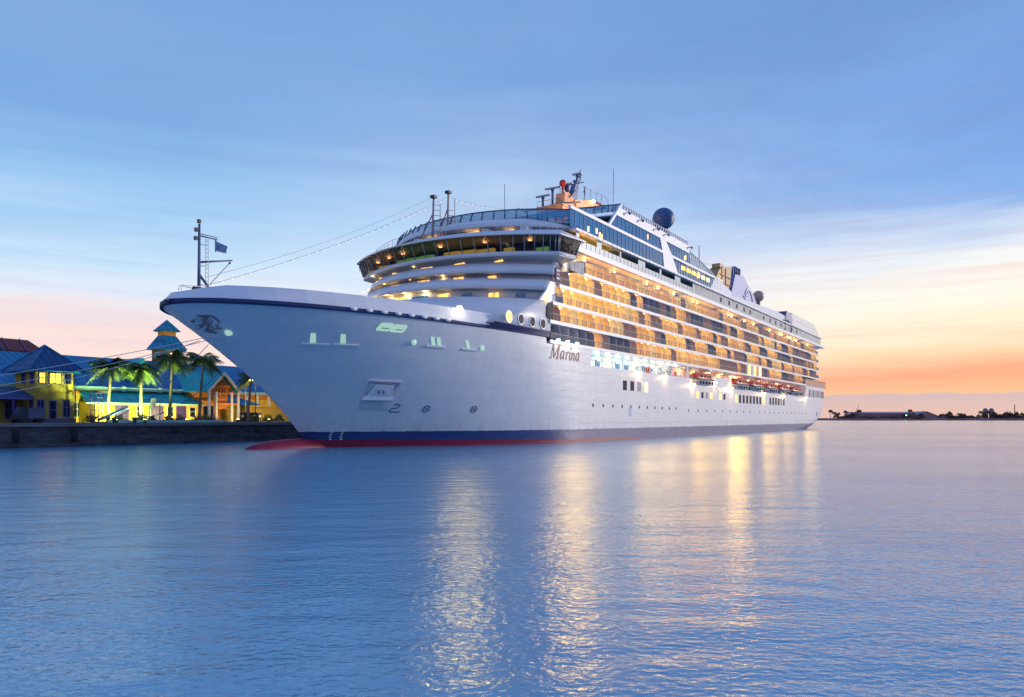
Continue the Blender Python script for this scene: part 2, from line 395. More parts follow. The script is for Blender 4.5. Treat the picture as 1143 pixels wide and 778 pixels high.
def thing(name, label, cat, base, group=None, world=False):
    o = bpy.data.objects.new(name, None); COL.objects.link(o); base = Vector(base); BASE[o.name] = base
    o.empty_display_size = .5
    if world: o.location = base
    else: o.location = fw(base.x, base.y, base.z+ZO); o.rotation_euler = (0, 0, FR)
    return tag(o, label, cat, group)
def tag(o, label, cat, group=None):
    o['label'] = label; o['category'] = cat
    if group: o['group'] = group
    return o
def lab(o, label): o['label'] = label; return o
def lamp(parent, p, power, col=(1, .85, .6), r=.2, typ='POINT', aim=None, spot=120, blend=.6):
    d = bpy.data.lights.new('lamp_light', typ); d.energy = power; d.color = col; d.shadow_soft_size = r
    o = bpy.data.objects.new('lamp_light', d); COL.objects.link(o); o.parent = parent
    o.location = Vector(p)-BASE[parent.name]
    if typ == 'SPOT':
        d.spot_size = radians(spot); d.spot_blend = blend
        o.rotation_euler = (-Vector(aim)).to_track_quat('Z', 'Y').to_euler()
    return o
def tab(t, v):
    if v <= t[0][0]: return t[0][1]
    for (a, b), (c, d) in zip(t, t[1:]):
        if v <= c: return b+(d-b)*(v-a)/(c-a)
    return t[-1][1]

# ------------------------------------------------------------------ water and ground
def water_sheet():
    b = MB()
    R = 9000
    b.poly([(-R, -300, 0), (R, -300, 0), (R, R, 0), (-R, R, 0)])
    o = b.build('water', M['water'], world=True, kind='structure')
water_sheet()

QY = 24.0
def quay():
    b = MB(); b.poly([(-120, QY+.5, 2.60), (215, QY+.5, 2.60), (215, 300, 2.60), (-120, 300, 2.60)])
    b.build('quay_pavement', M['paving'], kind='structure')
    w_ = thing('quay_wall', 'long dark stained concrete quay wall rising from the water under the yellow terminal', 'quay wall', (20, QY, 0))
    b = MB(); b.box((-120, QY, -2), (215, QY+.5, 2.25)); b.build('wall_face', M['quay'], w_)
    b = MB(); b.box((-120, QY-.25, 2.25), (215, QY+.7, 2.63)); b.build('coping', M['paving'], w_)
    b = MB(); b.box((10, QY-.9, -2), (33, QY-.05, 1.15)); b.build('footing', M['quay'], w_)
    for x in (-8, -2, 4, 16.5, 22.5, 29):
        b = MB(); b.tube([(x, QY-.45, .5), (x, QY-.45, 2.1)], .3, 8); b.build('fender', M['rubber'], w_)
    for x in (-28, 9.5, 12):
        t = thing('bollard', {-28: 'dark iron mooring bollard near the left end of the quay', 9.5: 'dark mooring bollard on the quay edge before the gatehouse', 12: 'dark mooring bollard on the quay edge by the lit wall'}[x], 'bollard', (x, QY+1.2, 2.6), 'bollards on the quay edge')
        b = MB(); b.tube([(x, QY+1.2, 2.6), (x, QY+1.2, 3.1)], .22, 10); b.build('post', M['darkmetal'], t)
        b = MB(); b.ball((x, QY+1.2, 3.15), (.33, .33, .16)); b.build('cap', M['darkmetal'], t)
quay()

# ================================================================== THE SHIP
ZO = .25
ship = thing('cruise_ship', 'huge white cruise ship with glowing amber balconies moored along the quay', 'cruise ship', (42, 0, 0))
STEM = [(-1.5,16.4),(-.25,16.3),(.87,15.8),(3.1,13.7),(6.28,10.2),(10.13,4.95),(13.4,.25),(13.8,0),(15.2,1.2)]
AFT = [(-1.5,196.5),(-.25,199),(1,208),(3,218),(5,223),(8,225.4),(13,226)]
def halfb(x, z):
    xs = tab(STEM, z); t = min(1, max(0, z/13.5)); a = 1-.4*t**1.3; c = 1.8+.2*t
    k = min(1, max(0, (x-xs)/(50-xs))); b = 16*(1-(1-k**a)**c)
    q = (x-(tab(AFT, z)-12))/12
    if q > 0: b *= 1-.22*min(1, q)**2.5
    return b
def hs(x, z, off=0.0):
    """a point on the port side of the hull, moved out by off"""
    e = .05
    p = Vector((x, -halfb(x, z), z))
    if off:
        tx = Vector((2*e, -(halfb(x+e, z)-halfb(x-e, z)), 0)); tz = Vector((0, -(halfb(x, z+e)-halfb(x, z-e)), 2*e))
        n = tx.cross(tz); n.normalize()
        if n.y > 0: n = -n
        p += n*off
    return p
def hpatch(b, poly, off=.03):
    """a thin raised patch on the port side, outline in (x, z)"""
    i = [b.vert(hs(x, z, off)) for x, z in poly]; j = [b.vert(hs(x, z, -.03)) for x, z in poly]
    b.face(i); n = len(i)
    for k in range(n): b.face((i[k], i[(k+1) % n], j[(k+1) % n], j[k]))
def hstroke(b, pts, w_, off=.03):
    """a painted stroke of width w_ (one number or one per point) along pts in (x, z)"""
    n = len(pts); L_ = []; R_ = []
    for k in range(n):
        p0 = Vector(pts[max(0, k-1)]); p1 = Vector(pts[min(n-1, k+1)]); d = (p1-p0).normalized()
        q = Vector((-d.y, d.x))*(w_[k] if isinstance(w_, (list, tuple)) else w_)*.5
        p = Vector(pts[k]); L_.append(p+q); R_.append(p-q)
    for k in range(n-1): hpatch(b, [tuple(L_[k]), tuple(L_[k+1]), tuple(R_[k+1]), tuple(R_[k])], off)

OPEN = [(53, 94, 10.2), (94, 106, 9.2), (106, 118, 11.1), (118, 190, 9.2)]
def cut(x0, x1, z0, z1):
    xm, zm = (x0+x1)/2, (z0+z1)/2
    for a, b_, lo in OPEN:
        if a < xm < b_ and zm > lo and zm < 12.5: return True
    return xm > 42 and zm > 12.5
def build_hull():
    zs = [-1.5,-.7,-.25,0,.3,.62,1,1.45,2,2.6,3.2,4,5,6,7,8,9.2,10.2,11.1,11.8,12.5,12.9,13.3]
    fx = [53,60,70,80,90,94,100,106,112,118,130,142,154,166,178,190,195]
    NF = 36; NA = 10
    def cols(z):
        xs = tab(STEM, z); c = []
        for i in range(NF+1):
            c.append(xs+(50-xs)*(i/NF)**1.7)
        c += fx; xe = tab(AFT, z)
        c += [195+(xe-195)*(k/NA) for k in range(1, NA+1)]
        return c
    b = MB()
    for side in (-1, 1):
        g = []
        for z in zs: g.append([(x, b.vert((x, side*halfb(x, z), z))) for x in cols(z)])
        for i in range(len(zs)-1):
            for j in range(len(g[0])-1):
                x0 = max(g[i][j][0], g[i+1][j][0]); x1 = max(g[i][j+1][0], g[i+1][j+1][0])
                if cut(x0, x1, zs[i], zs[i+1]) and side == -1: continue
                if (x0+x1)/2 > 42 and zs[i] >= 12.5: continue
                b.face((g[i][j][1], g[i][j+1][1], g[i+1][j+1][1], g[i+1][j][1]), True)
    # transom
    n = len(zs)-3
    for i in range(n):
        q = []
        for z in (zs[i], zs[i+1]):
            xe = tab(AFT, z); q.append((xe, halfb(xe, z), z))
        b.poly([(q[0][0], -q[0][1], q[0][2]), (q[0][0], q[0][1], q[0][2]), (q[1][0], q[1][1], q[1][2]), (q[1][0], -q[1][1], q[1][2])])
    h = b.build('hull', M['hull'], ship)
    # the bulb
    b = MB(); b.ball((15.2, 0, -.42), (7.0, 1.5, 1.15), 20, 12)
    b.build('bulbous_bow', pmat('bulb_red', (.21, .010, .05), .5, var=.25, vscale=1), h)
    # knuckle stripe
    b = MB(); xs_ = [.0, .3, .8, 1.5, 2.5, 4, 6, 8.5, 11, 14, 17, 20, 24, 28, 32, 36, 40, 43]
    for side in (-1, 1):
        lo = []; hi = []
        for x in xs_:
            zt = 13.74-.012*x; zb = 13.27-.006*x
            bb = max(.02, halfb(x+.02, 13.5))+.06
            lo.append((max(x-.06, tab(STEM, zb)-.04), side*bb, zb)); hi.append((x-.06, side*bb, zt))
        b.band(lo, hi, lambda p: Vector((p[0]+.05, p[1]*.96, p[2])))
    b.build('knuckle_stripe', M['navy'], h)
    # bulwark above it, leaning inboard
    b = MB()
    xs2 = [0, .3, .8, 1.5, 2.5, 4, 6, 8.5, 11, 14, 17, 20, 24, 28, 31]
    lo = []; hi = []
    for x in xs2[::-1]:
        bb = max(.02, halfb(x+.02, 13.5)); lo.append((x, bb, 13.76-.012*x)); hi.append((x+.9*max(0, 1-x/8)+.0, max(.25, bb-.55), 15.05-.006*x-.55*max(0, 1-x/2.2)))
    for x in xs2:
        bb = max(.02, halfb(x+.02, 13.5)); lo.append((x, -bb, 13.76-.012*x)); hi.append((x+.9*max(0, 1-x/8), -max(.25, bb-.55), 15.05-.006*x-.55*max(0, 1-x/2.2)))
    b.band(lo, hi, lambda p: Vector((p[0]+.12, p[1]*.985, p[2])))
    b.sm = [False]*len(b.sm)
    b.build('bow_bulwark', M['white'], h)
    b = MB(); pts = []
    for x in xs2[1:]: pts.append((x+.4, -halfb(x, 13.5)+.35, 13.9))
    pts += [(44, -15.5, 13.9), (44, 15.5, 13.9)]
    for x in xs2[1:][::-1]: pts.append((x+.4, halfb(x, 13.5)-.35, 13.9))
    b.poly(pts); b.build('foredeck', M['wood'], h)
    return h
hull = build_hull()

def hull_details():
    # lit mooring ports along the bow: a pale green recess in a small frame with a sill under it
    for x, z, two in ((11.23,10.7,0),(13.75,10.75,0),(23.03,11.1,2),(27.7,11.05,1)):
        for k in range(2 if two == 2 else 1):
            xx = x+k*.75-.2
            b = MB(); hpatch(b, [(xx-.22,z-.35),(xx+.26,z-.35),(xx-.30,z+.45),(xx-.72,z+.45)], .05)
            o = b.build('mooring_port', M['portgreen'], hull)
        b = MB(); hpatch(b, [(x-1.0,z-.55),(x+1.3,z-.55),(x+1.3,z-.40),(x-1.0,z-.40)], .16)
        b.build('port_sill', M['white'], hull)
    for x, z in ((16.55,12.04),(18.05,12.0)):
        b = MB(); hpatch(b, [(x-.72,z-.3),(x+.55,z-.3),(x+.72,z-.15),(x+.85,z+.3),(x+.7,z+.45),(x-.5,z+.45),(x-.68,z+.3),(x-.8,z-.15)], .05)
        f = b.build('mooring_window', M['portgreen'], hull)
        b = MB(); hpatch(b, [(x-.3,z-.05),(x+.45,z-.05),(x+.45,z+.02),(x-.3,z+.02)], .07); b.build('pane_bar', M['steel'], f)
    for x, z in ((20.45,10.9),(29.48,10.85)):
        b = MB(); b.ball(hs(x, z, .02), (.34, .2, .34)); b.build('hawse_eye', M['portgreen'], hull)
    # fender knobs on the stripe
    for k in range(8):
        x = 12.6+k*1.55; z = 13.62-.01*x
        b = MB(); p = hs(x, 13.3); p.z = z; p.y -= .12; b.ball(p, (.5, .22, .2)); b.build('fairlead', M['white'], hull)
    b = MB(); p = hs(4.8, 11.0, .05); b.ball(p, (.42, .3, .3)); b.build('fairlead', M['portgreen'], hull)
    # anchor in its raked pocket
    P = [(18.15,6.95),(21.5,6.85),(21.75,3.75),(18.75,3.85)]
    b = MB(); hpatch(b, P, .05); pk = b.build('anchor_pocket', M['lightgrey'], hull)
    b = MB(); hstroke(b, [(18.15,6.95),(21.5,6.85)], .16, .12); hstroke(b, [(18.15,6.95),(18.75,3.85)], .10, .1); b.build('pocket_lip', M['white'], pk)
    b = MB(); b.prism([hs(18.25, 6.8, .07), hs(21.35, 6.7, .07), hs(21.2, 6.0, .07), hs(20.9, 5.6, .07), hs(18.8, 5.7, .07), hs(18.45, 6.1, .07)], (0, -.02, 0)); b.build('pocket_shade', M['steel'], pk)
    a = MB()
    a.prism([hs(18.45, 5.35, .2), hs(21.2, 5.3, .2), hs(21.25, 4.95, .4), hs(18.55, 5.0, .4)], (0, -.35, .1))
    a.prism([hs(19.0, 6.6, .15), hs(20.7, 6.55, .15), hs(21.0, 5.3, .25), hs(18.8, 5.35, .25)], (0, -.25, 0))
    an = a.build('anchor', M['white'], hull)
    for dx in (-.22, .22):
        b = MB(); b.ball(hs(19.85+dx, 6.0, .42), (.12, .06, .3)); b.build('anchor_fluke', pmat('rusty_iron', (.17, .06, .05), .8), an)
    # symbols
    def ring(b, x, z, r, w_): 
        hstroke(b, [(x+r*cos(t*pi/8), z+r*sin(t*pi/8)) for t in range(17)], w_)
    for x in (25.5, 31.0):
        b = MB(); ring(b, x, 3.95, .36, .10); hstroke(b, [(x-.28,3.7),(x+.28,4.2)], .08); hstroke(b, [(x-.28,4.2),(x+.28,3.7)], .08)
        b.build('thruster_mark', M['mark'], hull)
    b = MB(); hstroke(b, [(22.0,4.35),(22.3,4.5),(22.65,4.3),(22.5,4.05),(22.0,3.95),(21.85,3.75),(22.1,3.6),(22.9,3.62)], .13); b.build('bulb_mark', M['mark'], hull)
    # draught marks: two rows of small ticks
    for x0 in (18.1, 19.0):
        b = MB()
        for k in range(9):
            z = .55+k*.27; x = x0-.09*k+.012*k*k
            hpatch(b, [(x-.10,z),(x+.10,z),(x+.10,z+.13),(x-.10,z+.13)], .03)
        b.build('draught_mark', M['trimwhite'] if x0 < 18.5 else M['trimwhite'], hull)
    # scrollwork at the stem
    b = MB()
    def sp(cx, cz, r0, turns, a0, w_, sx=1):
        n_ = 22
        hstroke(b, [(cx+sx*(r0*(1-.75*i/n_))*cos(a0+turns*2*pi*i/n_), cz+(r0*(1-.75*i/n_))*sin(a0+turns*2*pi*i/n_)) for i in range(n_+1)], [w_*.55*(1-.5*i/n_) for i in range(n_+1)])
    sp(2.5, 12.05, .40, 1.1, 0, .16); sp(3.35, 11.75, .36, 1.2, 2, .15); sp(3.25, 11.3, .42, 1.1, 1, .17); sp(4.1, 11.35, .34, 1.2, 3, .15); sp(4.55, 10.95, .30, 1.0, .5, .14)
    hstroke(b, [(1.9,12.5),(2.5,12.35),(3.0,11.85),(3.6,11.6),(4.0,11.0),(4.9,10.7)], [.04,.08,.11,.11,.09,.03]); hstroke(b, [(2.3,12.5),(2.9,12.4),(3.5,12.15),(4.1,11.75)], [.03,.07,.08,.03])
    b.v = [hs(3.0+(v.x-3.2)*.72, 11.75+(v.z-11.7)*.8, .04) if k % 2 == 0 or True else v for k, v in enumerate(b.v)]
    b.build('bow_scrollwork', M['emblem'], hull)
    # the name in italic serif letters
    nm = [None]
    def letter(strokes, x0, s):
        b = MB()
        for pts, w_ in strokes: hstroke(b, [(x0+(px+.28*pz)*s, 10.55+pz*s-.0*px) for px, pz in pts], [q*s for q in w_] if isinstance(w_, list) else w_*s, .04)
        b.build('name_letter', M['text'], hull)
    T, t_ = .30, .11
    letter([([(.1,0),(.1,1.75)], t_), ([(.1,1.75),(.75,.05)], T), ([(.75,.05),(1.42,1.75)], t_), ([(1.42,1.75),(1.42,0)], T), ([(-.15,0),(.35,0)], t_), ([(1.15,0),(1.7,0)], t_), ([(-.15,1.75),(.22,1.75)], t_), ([(1.35,1.75),(1.7,1.75)], t_)], 42.15, 1.12)
    A_ = [([(.78,.95),(.6,1.08),(.3,.98),(.1,.6),(.12,.18),(.3,.0),(.55,.15),(.78,.6)], [.12,.14,.2,.26,.26,.18,.11,.1]), ([(.82,1.05),(.78,.2),(.88,.02),(1.05,.14)], [.24,.24,.18,.08])]
    letter(A_, 44.35, 1.0)
    letter([([(.0,.85),(.2,1.02),(.25,.0)], [.1,.2,.24]), ([(.28,.6),(.5,.98),(.72,.98)], [.1,.14,.24])], 45.65, 1.0)
    letter([([(.0,.85),(.2,1.02),(.22,.2),(.32,.0),(.5,.14)], [.08,.2,.24,.18,.08]), ([(.25,1.42),(.25,1.62)], .24)], 46.55, 1.0)
    letter([([(.0,.85),(.2,1.02),(.25,.0)], [.1,.2,.24]), ([(.28,.6),(.5,.95),(.72,1.0),(.82,.85),(.8,.2),(.9,.0),(1.05,.14)], [.1,.12,.18,.24,.24,.18,.08])], 47.1, 1.0)
    letter(A_, 48.35, 1.0)
    # three lamps over the name
    for x in (43.1, 45.6, 48.2):
        b = MB(); b.box((x-.22, -16.55, 12.78), (x+.22, -16.2, 12.95)); f = b.build('name_lamp', M['lampblue'], hull)
        lamp(f, (x, -17.1, 12.5), 24, (1, .88, .72), .22)
        lamp(f, (x, -17.1, 12.6), 700, (1, .62, .08), 2.4, 'SPOT', (-.6, -.75, -.2), 70)  # second light, added to throw gold streaks onto the water
    # windows and portholes in the side
    b0 = []
    def win(x, z, w_, h, mat, name='hull_window'):
        b = MB(); hpatch(b, [(x-w_/2,z-h/2),(x+w_/2,z-h/2),(x+w_/2,z+h/2),(x-w_/2,z+h/2)], .03); return b.build(name, mat, hull)
    for k, x in enumerate((64.2,66.9,69.6,72.3)):
        win(x, 7.85, 1.35, 1.45, M['winddark'] if k < 2 else M['cab3'] if k == 3 else M['cabindark'])
    for k, x in enumerate((96.9,99.5,102.1,104.8,110.4,113.1)): win(x, 7.3, 1.2, 1.15, (M['winyellow'], M['winddark'], M['cabindark'], M['winyellow'])[k % 4])
    for k in range(9): win(121.5+k*2.75, 7.1, 1.5, 1.75, M['winyellow'] if k in (0, 8) else M['winddark'])
    for k in range(6): win(150.0+k*2.75, 7.15, 1.5, 1.75, M['winddark'] if k != 4 else M['cabindark'])
    for k in range(14): win(195.2+k*2.08, 10.3, 1.2, 2.1, M['cabindark'] if k % 3 else M['winddark'])
    for k in range(11): win(53.6+k*3.2, 4.72-.012*k, .38, .42, M['winddark'], 'porthole')
    for k in range(9): win(92+k*5.0, 4.35, .38, .42, M['winddark'], 'porthole')
    for k in range(12): win(140+k*4.6, 4.3, .38, .42, M['winddark'], 'porthole')
    win(206, 4.3, 1.3, 1.2, M['navy'], 'side_door'); win(66.2, 3.9, .9, 1.3, pmat('pale_blue_door', (.30, .42, .62), .4), 'side_door')
    win(222.3, 7.2, 2.6, 1.3, M['winyellow'], 'stern_window')
    b = MB()
    for x0, x1 in ((50, 88), (92, 108), (112, 128), (176, 205)): hstroke(b, [(x0, 2.35), (x1, 2.35)], .14, .07)
    b.build('side_fender_strip', M['lightgrey'], hull)
hull_details()

# ------------------------------------------------------------------ superstructure
def ringpts(c, xs, Yh, p=2.2, xend=None, n=28):
    r = []
    if xend is not None: r.append((xend, Yh))
    for i in range(n+1):
        y = Yh*cos(pi*i/n); r.append((c+(xs-c)*abs(y/Yh)**p, y))
    if xend is not None: r.append((xend, -Yh))
    return r
def at(r, z): return [(x, y, z) for x, y in r]
def inset(d):
    return lambda p: Vector((p[0]+d, p[1]*(1-d/17), p[2]))

core = None
def superstructure():
    global core
    b = MB(); b.box((50, -14.3, 12.5), (210, 15.9, 25.3))
    for z0, z1, x0 in ((12.5, 17.5, 42.5), (17.5, 20, 43.5), (20, 23, 45.5), (23, 27.9, 48)):
        b.box((x0, -14.3, z0), (50, 14.3, z1))
    b.box((190, -13.8, 12.6), (221, 13.8, 14.3))
    core = b.build('deckhouse', M['white'], ship)
    # sloping front tier that grows out of the bow
    A = ringpts(23.0, 31.0, 15.85, 3.0, 42); B_ = ringpts(30.6, 39.6, 15.85, 2.6, 42)
    b = MB(); b.band(at(A, 13.75), at(B_, 17.55), inset(.3)); t1 = b.build('front_tier', M['white'], ship)
    b = MB(); b.poly(at(ringpts(30.7, 39.7, 15.7, 2.6, 43), 17.45)); b.build('tier_deck', M['wood'], t1)
    b = MB(); sx = [29.5, 30.5, 32, 34, 36, 38, 40, 43]; b.loft([[(x, -(halfb(x, 13.2)+.09), 13.18) for x in sx], [(x, -15.95, 13.78) for x in sx], [(x, -15.5, 13.8) for x in sx]]); b.build('side_sill', M['navy'], t1)
    # side wall forward of the balconies, up to the third deck
    b = MB(); b.prism([(39.3, -15.88, 17.5), (43, -15.88, 17.5), (43, -15.88, 20.15), (41.9, -15.88, 20.15), (40.9, -15.88, 18.85)], (0, .35, 0)); b.build('side_cheek', M['white'], t1)
    # next tiers
    rings = [(18.85, 32.5, 40.6, 20.2, 34.0, 41.8), (21.15, 35.0, 42.6, 22.35, 36.2, 43.2)]
    for z0, c0, x0, z1, c1, x1 in rings:
        b = MB(); b.band(at(ringpts(c0, x0, 15.8, 2.2, 43.5), z0), at(ringpts(c1, x1, 15.8, 2.2, 43.5), z1), inset(.25)); t = b.build('front_tier', M['white'], ship)
        b = MB(); rr = ringpts(c1+.1, x1+.1, 15.6, 2.2, None, 24); b.tube(at(rr, z1+.09), .045, 5); b.build('tier_rail', M['railwhite'], t)
        b = MB(); b.poly(at(ringpts(c0+.4, x0+.4, 15.5, 2.2, 45), z0+.05)); b.build('tier_deck', M['lightgrey'], t)
    # walls set back behind the open bands
    for z0, z1, c, x in ((17.45, 18.9, 33.6, 41.2), (20.2, 21.2, 36.4, 43.0), (22.35, 23.6, 38.3, 43.8)):
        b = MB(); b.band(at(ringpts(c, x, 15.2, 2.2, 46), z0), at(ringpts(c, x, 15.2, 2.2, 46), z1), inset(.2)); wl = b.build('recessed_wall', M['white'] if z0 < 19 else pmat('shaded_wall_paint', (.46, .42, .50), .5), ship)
        ys = {17.45: (12.5, 10, 7.4, 4.6, 1.7, -1.5, -4.4, -7.3, -10.2, -12.8), 20.2: (12, 9.5, 5, 0, -5, -9), 22.35: (11, 7, 1, -4, -9)}[z0]
        for k, y in enumerate(ys):
            xx = c+(x-c)*abs(y/15.2)**2.2
            dx = 1.25 if z0 < 19 else .95
            if z0 < 19:
                bw = MB(); bw.box((xx-.07, y-dx, z0+.35), (xx+.1, y+dx, z0+.95)); bw.build('front_window', M['glassblue'] if k % 2 else M['winyellow'], wl)
            else:
                bw = MB(); bw.box((xx-.10, y-dx, z1-.62), (xx+.1, y+dx, z1-.3)); bw.build('front_window', M['winyellow'], wl)
            bl = MB(); bl.box((xx-.65, y+1.78, z1-.12), (xx-.5, y+1.94, z1-.06)); f = bl.build('ceiling_lamp', M['cab2'], wl)
            if z0 < 19 or k % 2 == 0: lamp(f, (xx-.6, y+1.85, z1-.35), 44 if z0 < 19 else 14, (1, .68, .28), .15)
    # round ports and the oval opening
    for x, z, r, m_ in ((32.3,14.6,.62,'winyellow'),(34.9,14.6,.55,'winddark'),(37.5,14.58,.55,'winddark'),(40.0,14.6,.55,'winddark'),(41.35,17.35,.0,'cab3')):
        if r == 0: continue
        b = MB(); b.tube([(x, -15.84, z), (x, -15.96, z)], r+.13, 20); fr = b.build('port_frame', M['white'], t1)
        b = MB(); b.tube([(x, -15.9, z), (x, -15.99, z)], r, 20); b.build('round_port', M[m_], fr)
    b = MB(); b.tube([(40.9, -15.84, 17.9), (40.9, -15.99, 17.9)], .5, 16); b.build('round_port', M['cab3'], t1)
    b = MB(); b.prism([(40.9,-15.99,15.7),(41.0,-15.99,16.9),(41.5,-15.99,17.35),(42.4,-15.99,17.35),(42.4,-15.99,15.3),(41.3,-15.99,15.4)], (0,.12,0)); b.build('corner_opening', M['winddark'], t1)
    # name board at the corner under the wing
    b = MB(); b.box((43.2, -15.95, 20.4), (44.3, -15.75, 22.1)); nb = b.build('corner_panel', M['navy'], ship)
    for k, z in enumerate((20.75, 21.25, 21.75)):
        b = MB(); b.box((43.35, -15.99, z-.09), (44.15, -15.94, z+.12)); b.build('signal_bar', M['trimwhite'] if k != 1 else pmat('pink_bar', (.6, .08, .2), .5), nb)
    # flood lamp on the sloping front
    p = (25.4, -14.0, 14.85)
    b = MB(); b.tube([(25.6, -13.5, 14.4), (25.2, -14.3, 14.9)], .08, 6); b.ball(p, (.34, .34, .30)); fl = b.build('flood_lamp', M['lampwhite'], t1)
    lamp(fl, (24.2, -15.6, 15.3), 45, (1, .86, .58), .35)
    lamp(fl, (24.6, -15.2, 15.2), 1000, (1, .70, .09), 2.4, 'SPOT', (-.55, -.80, -.24), 75)  # spot added for a long streak below the lamp on the water

    # ---------------- the bridge
    lo = [(47.0, 15.5), (46.2, 17.2)]+ringpts(36.9, 42.7, 16.7, 2.1)+[(46.2, -17.2), (47.0, -15.5)]
    hi = [(47.4, 15.5), (46.8, 17.7)]+ringpts(36.0, 42.2, 17.1, 2.1)+[(46.8, -17.7), (47.4, -15.5)]
    b = MB(); b.prism(at(lo, 23.45), (0, 0, .1)); b.band(at(lo, 23.5), at(lo, 23.98), inset(.2)); br = b.build('bridge', M['white'], ship)
    un_ = [(47.0, 13.5), (46.2, 14.2)]+ringpts(38.6, 43.7, 14.2, 2.1)+[(46.2, -14.2), (47.0, -13.5)]
    b = MB(); b.loft([at(un_, 22.9), at(lo, 23.46)]); b.build('bridge_soffit', M['lightgrey'], br)
    for j in range(len(lo)-1):
        a0, a1, c0, c1 = lo[j], lo[j+1], hi[j], hi[j+1]
        b = MB(); b.prism([(a0[0], a0[1], 23.98), (a1[0], a1[1], 23.98), (c1[0], c1[1], 25.86), (c0[0], c0[1], 25.86)], (.05, 0, 0)); b.build('bridge_window', M['glassdark'], br)
        b = MB(); b.tube([(a0[0]-.06, a0[1]*1.003, 23.98), (c0[0]-.06, c0[1]*1.003, 25.9)], .07, 5); b.build('window_mullion', M['steel'], br)
    ov = [(48.6, 15.5), (47.6, 18.0)]+ringpts(35.7, 41.9, 17.4, 2.1)+[(47.6, -18.0), (48.6, -15.5)]
    tp = [(49.5, 15.3), (48.8, 15.9)]+ringpts(38.9, 44.6, 15.9, 2.1)+[(48.8, -15.9), (49.5, -15.3)]
    b = MB(); b.prism(at(ov, 25.85), (0, 0, .12)); b.loft([at(ov, 25.97), at(tp, 27.15)], smooth=True); b.poly(at(tp, 27.15)); b.build('bridge_roof', M['white'], br)
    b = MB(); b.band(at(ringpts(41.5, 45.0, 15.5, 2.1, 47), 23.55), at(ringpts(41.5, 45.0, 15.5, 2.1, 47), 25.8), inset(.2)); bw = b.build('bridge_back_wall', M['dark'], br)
    for k, (y, w_, m_) in enumerate(((14,1.2,'screen'),(10.5,1.0,'screen'),(6,.9,'screeng'),(3.6,1.2,'screeng'),(1.0,1.0,'screeng'),(-3.0,1.2,'screen'),(-5.3,1.3,'screen'),(-7.8,1.2,'screen'),(-10.6,.7,'screen'),(-14.4,.8,'screeng'))):
        xx = 38.2+(43.3-38.2)*abs(y/16)**2.1
        b = MB(); b.box((xx, y-w_, 24.25), (xx+.5, y+w_, 24.68)); b.build('console', M[m_], br)
    for y in (13, 9.5, 6, -1, -7.5, -13):
        xx = 38.6+(43.5-38.6)*abs(y/16)**2.1
        b = MB(); b.ball((xx, y, 25.62), (.3, .3, .07)); b.build('cabin_lamp', M['lamporange'], br)
    b = MB(); b.prism([(46.4,-16.2,23.3),(50.6,-16.2,23.9),(50.6,-16.2,22.3),(46.8,-16.2,22.3)], (0,.12,0)); b.build('wing_screen', M['ribbed'], br)
    b = MB(); rr = ringpts(38.6, 44.2, 15.6, 2.1, None, 26)
    b.tube(at(rr, 28.1), .035, 4); b.tube(at(rr, 27.65), .025, 4)
    for x, y in rr: b.tube([(x, y, 27.1), (x, y, 28.1)], .03, 4)
    b.build('roof_rail', M['railwhite'], br)
    for j in range(3, len(lo)-3, 2):
        a0, c0 = lo[j], hi[j]; b = MB(); b.tube([(c0[0]-.12, c0[1], 25.8), (c0[0]*.4+a0[0]*.6-.1, c0[1]*.4+a0[1]*.6+.35, 24.7)], .03, 4); b.build('window_wiper', M['rubber'], br)
    for x, y in ((41.5, 9), (41.0, -6.5), (42.5, -11.5), (40.4, 4.5)):
        b = MB(); b.box((x, y-.5, 27.1), (x+1.0, y+.5, 27.75)); b.build('roof_locker', M['lightgrey'], br)
    # ---------------- deck above the bridge: shaded gap, then the white brow
    b = MB(); b.band(at(ringpts(41.8, 49, 14.6, 2.2, 51), 27.1), at(ringpts(41.8, 49, 14.6, 2.2, 51), 28.3), inset(.2)); gp = b.build('recessed_wall', pmat('brown_lounge_wall', (.16, .09, .08), .5), ship)
    for y in (11.5, 2.5, -3.5, -8):
        xx = 41.8+7.2*abs(y/14.6)**2.2
        bl = MB(); bl.box((xx-.12, y-1.3, 27.5), (xx+.05, y+1.3, 27.95)); bl.build('lounge_window', M['winyellow'], gp)
    bz = lambda y: 29.35-1.1*max(0, (abs(y)/16.1-.62)/.38)**1.5
    b = MB(); b.band(at(ringpts(40.0, 48.5, 16.1, 2.2, 50), 28.05), [(x, y, bz(y)) for x, y in ringpts(41.6, 48.8, 16.1, 2.2, 50)], inset(.35)); b.prism(at(ringpts(40.2, 48.6, 15.9, 2.2, 50), 28.05), (0, 0, .1)); bro = b.build('brow', M['white'], ship)
    b = MB(); b.prism(at(ringpts(42, 49, 15.8, 2.2, 63), 28.9), (0, 0, .3)); b.build('sun_deck', M['lightgrey'], bro)
    # slanted glass wind screen round the front of the sun deck
    lo_ = ringpts(42.0, 48.9, 15.95, 2.2, None, 30); hi_ = ringpts(44.0, 50.6, 15.7, 2.2, None, 30)
    b = MB(); b.band([(x, y, bz(y)) for x, y in lo_], at(hi_, 31.1), (.06, 0, 0)); ws = b.build('wind_screen', M['glasscyan'], ship)
    b = MB(); b.tube(at(hi_, 31.12), .08, 5); b.tube([(x-.04, y*1.003, bz(y)+.05) for x, y in lo_], .06, 5)
    for j in range(0, 31):
        a0 = lo_[j]; k = min(30, max(0, j)); c0 = hi_[k]
        b.tube([(a0[0]-.08, a0[1]*1.005, bz(a0[1])), (c0[0]-.08, c0[1]*1.005+1.0, 31.1)], .10, 5)
    b.build('screen_frame', M['rail'], ws)
superstructure()

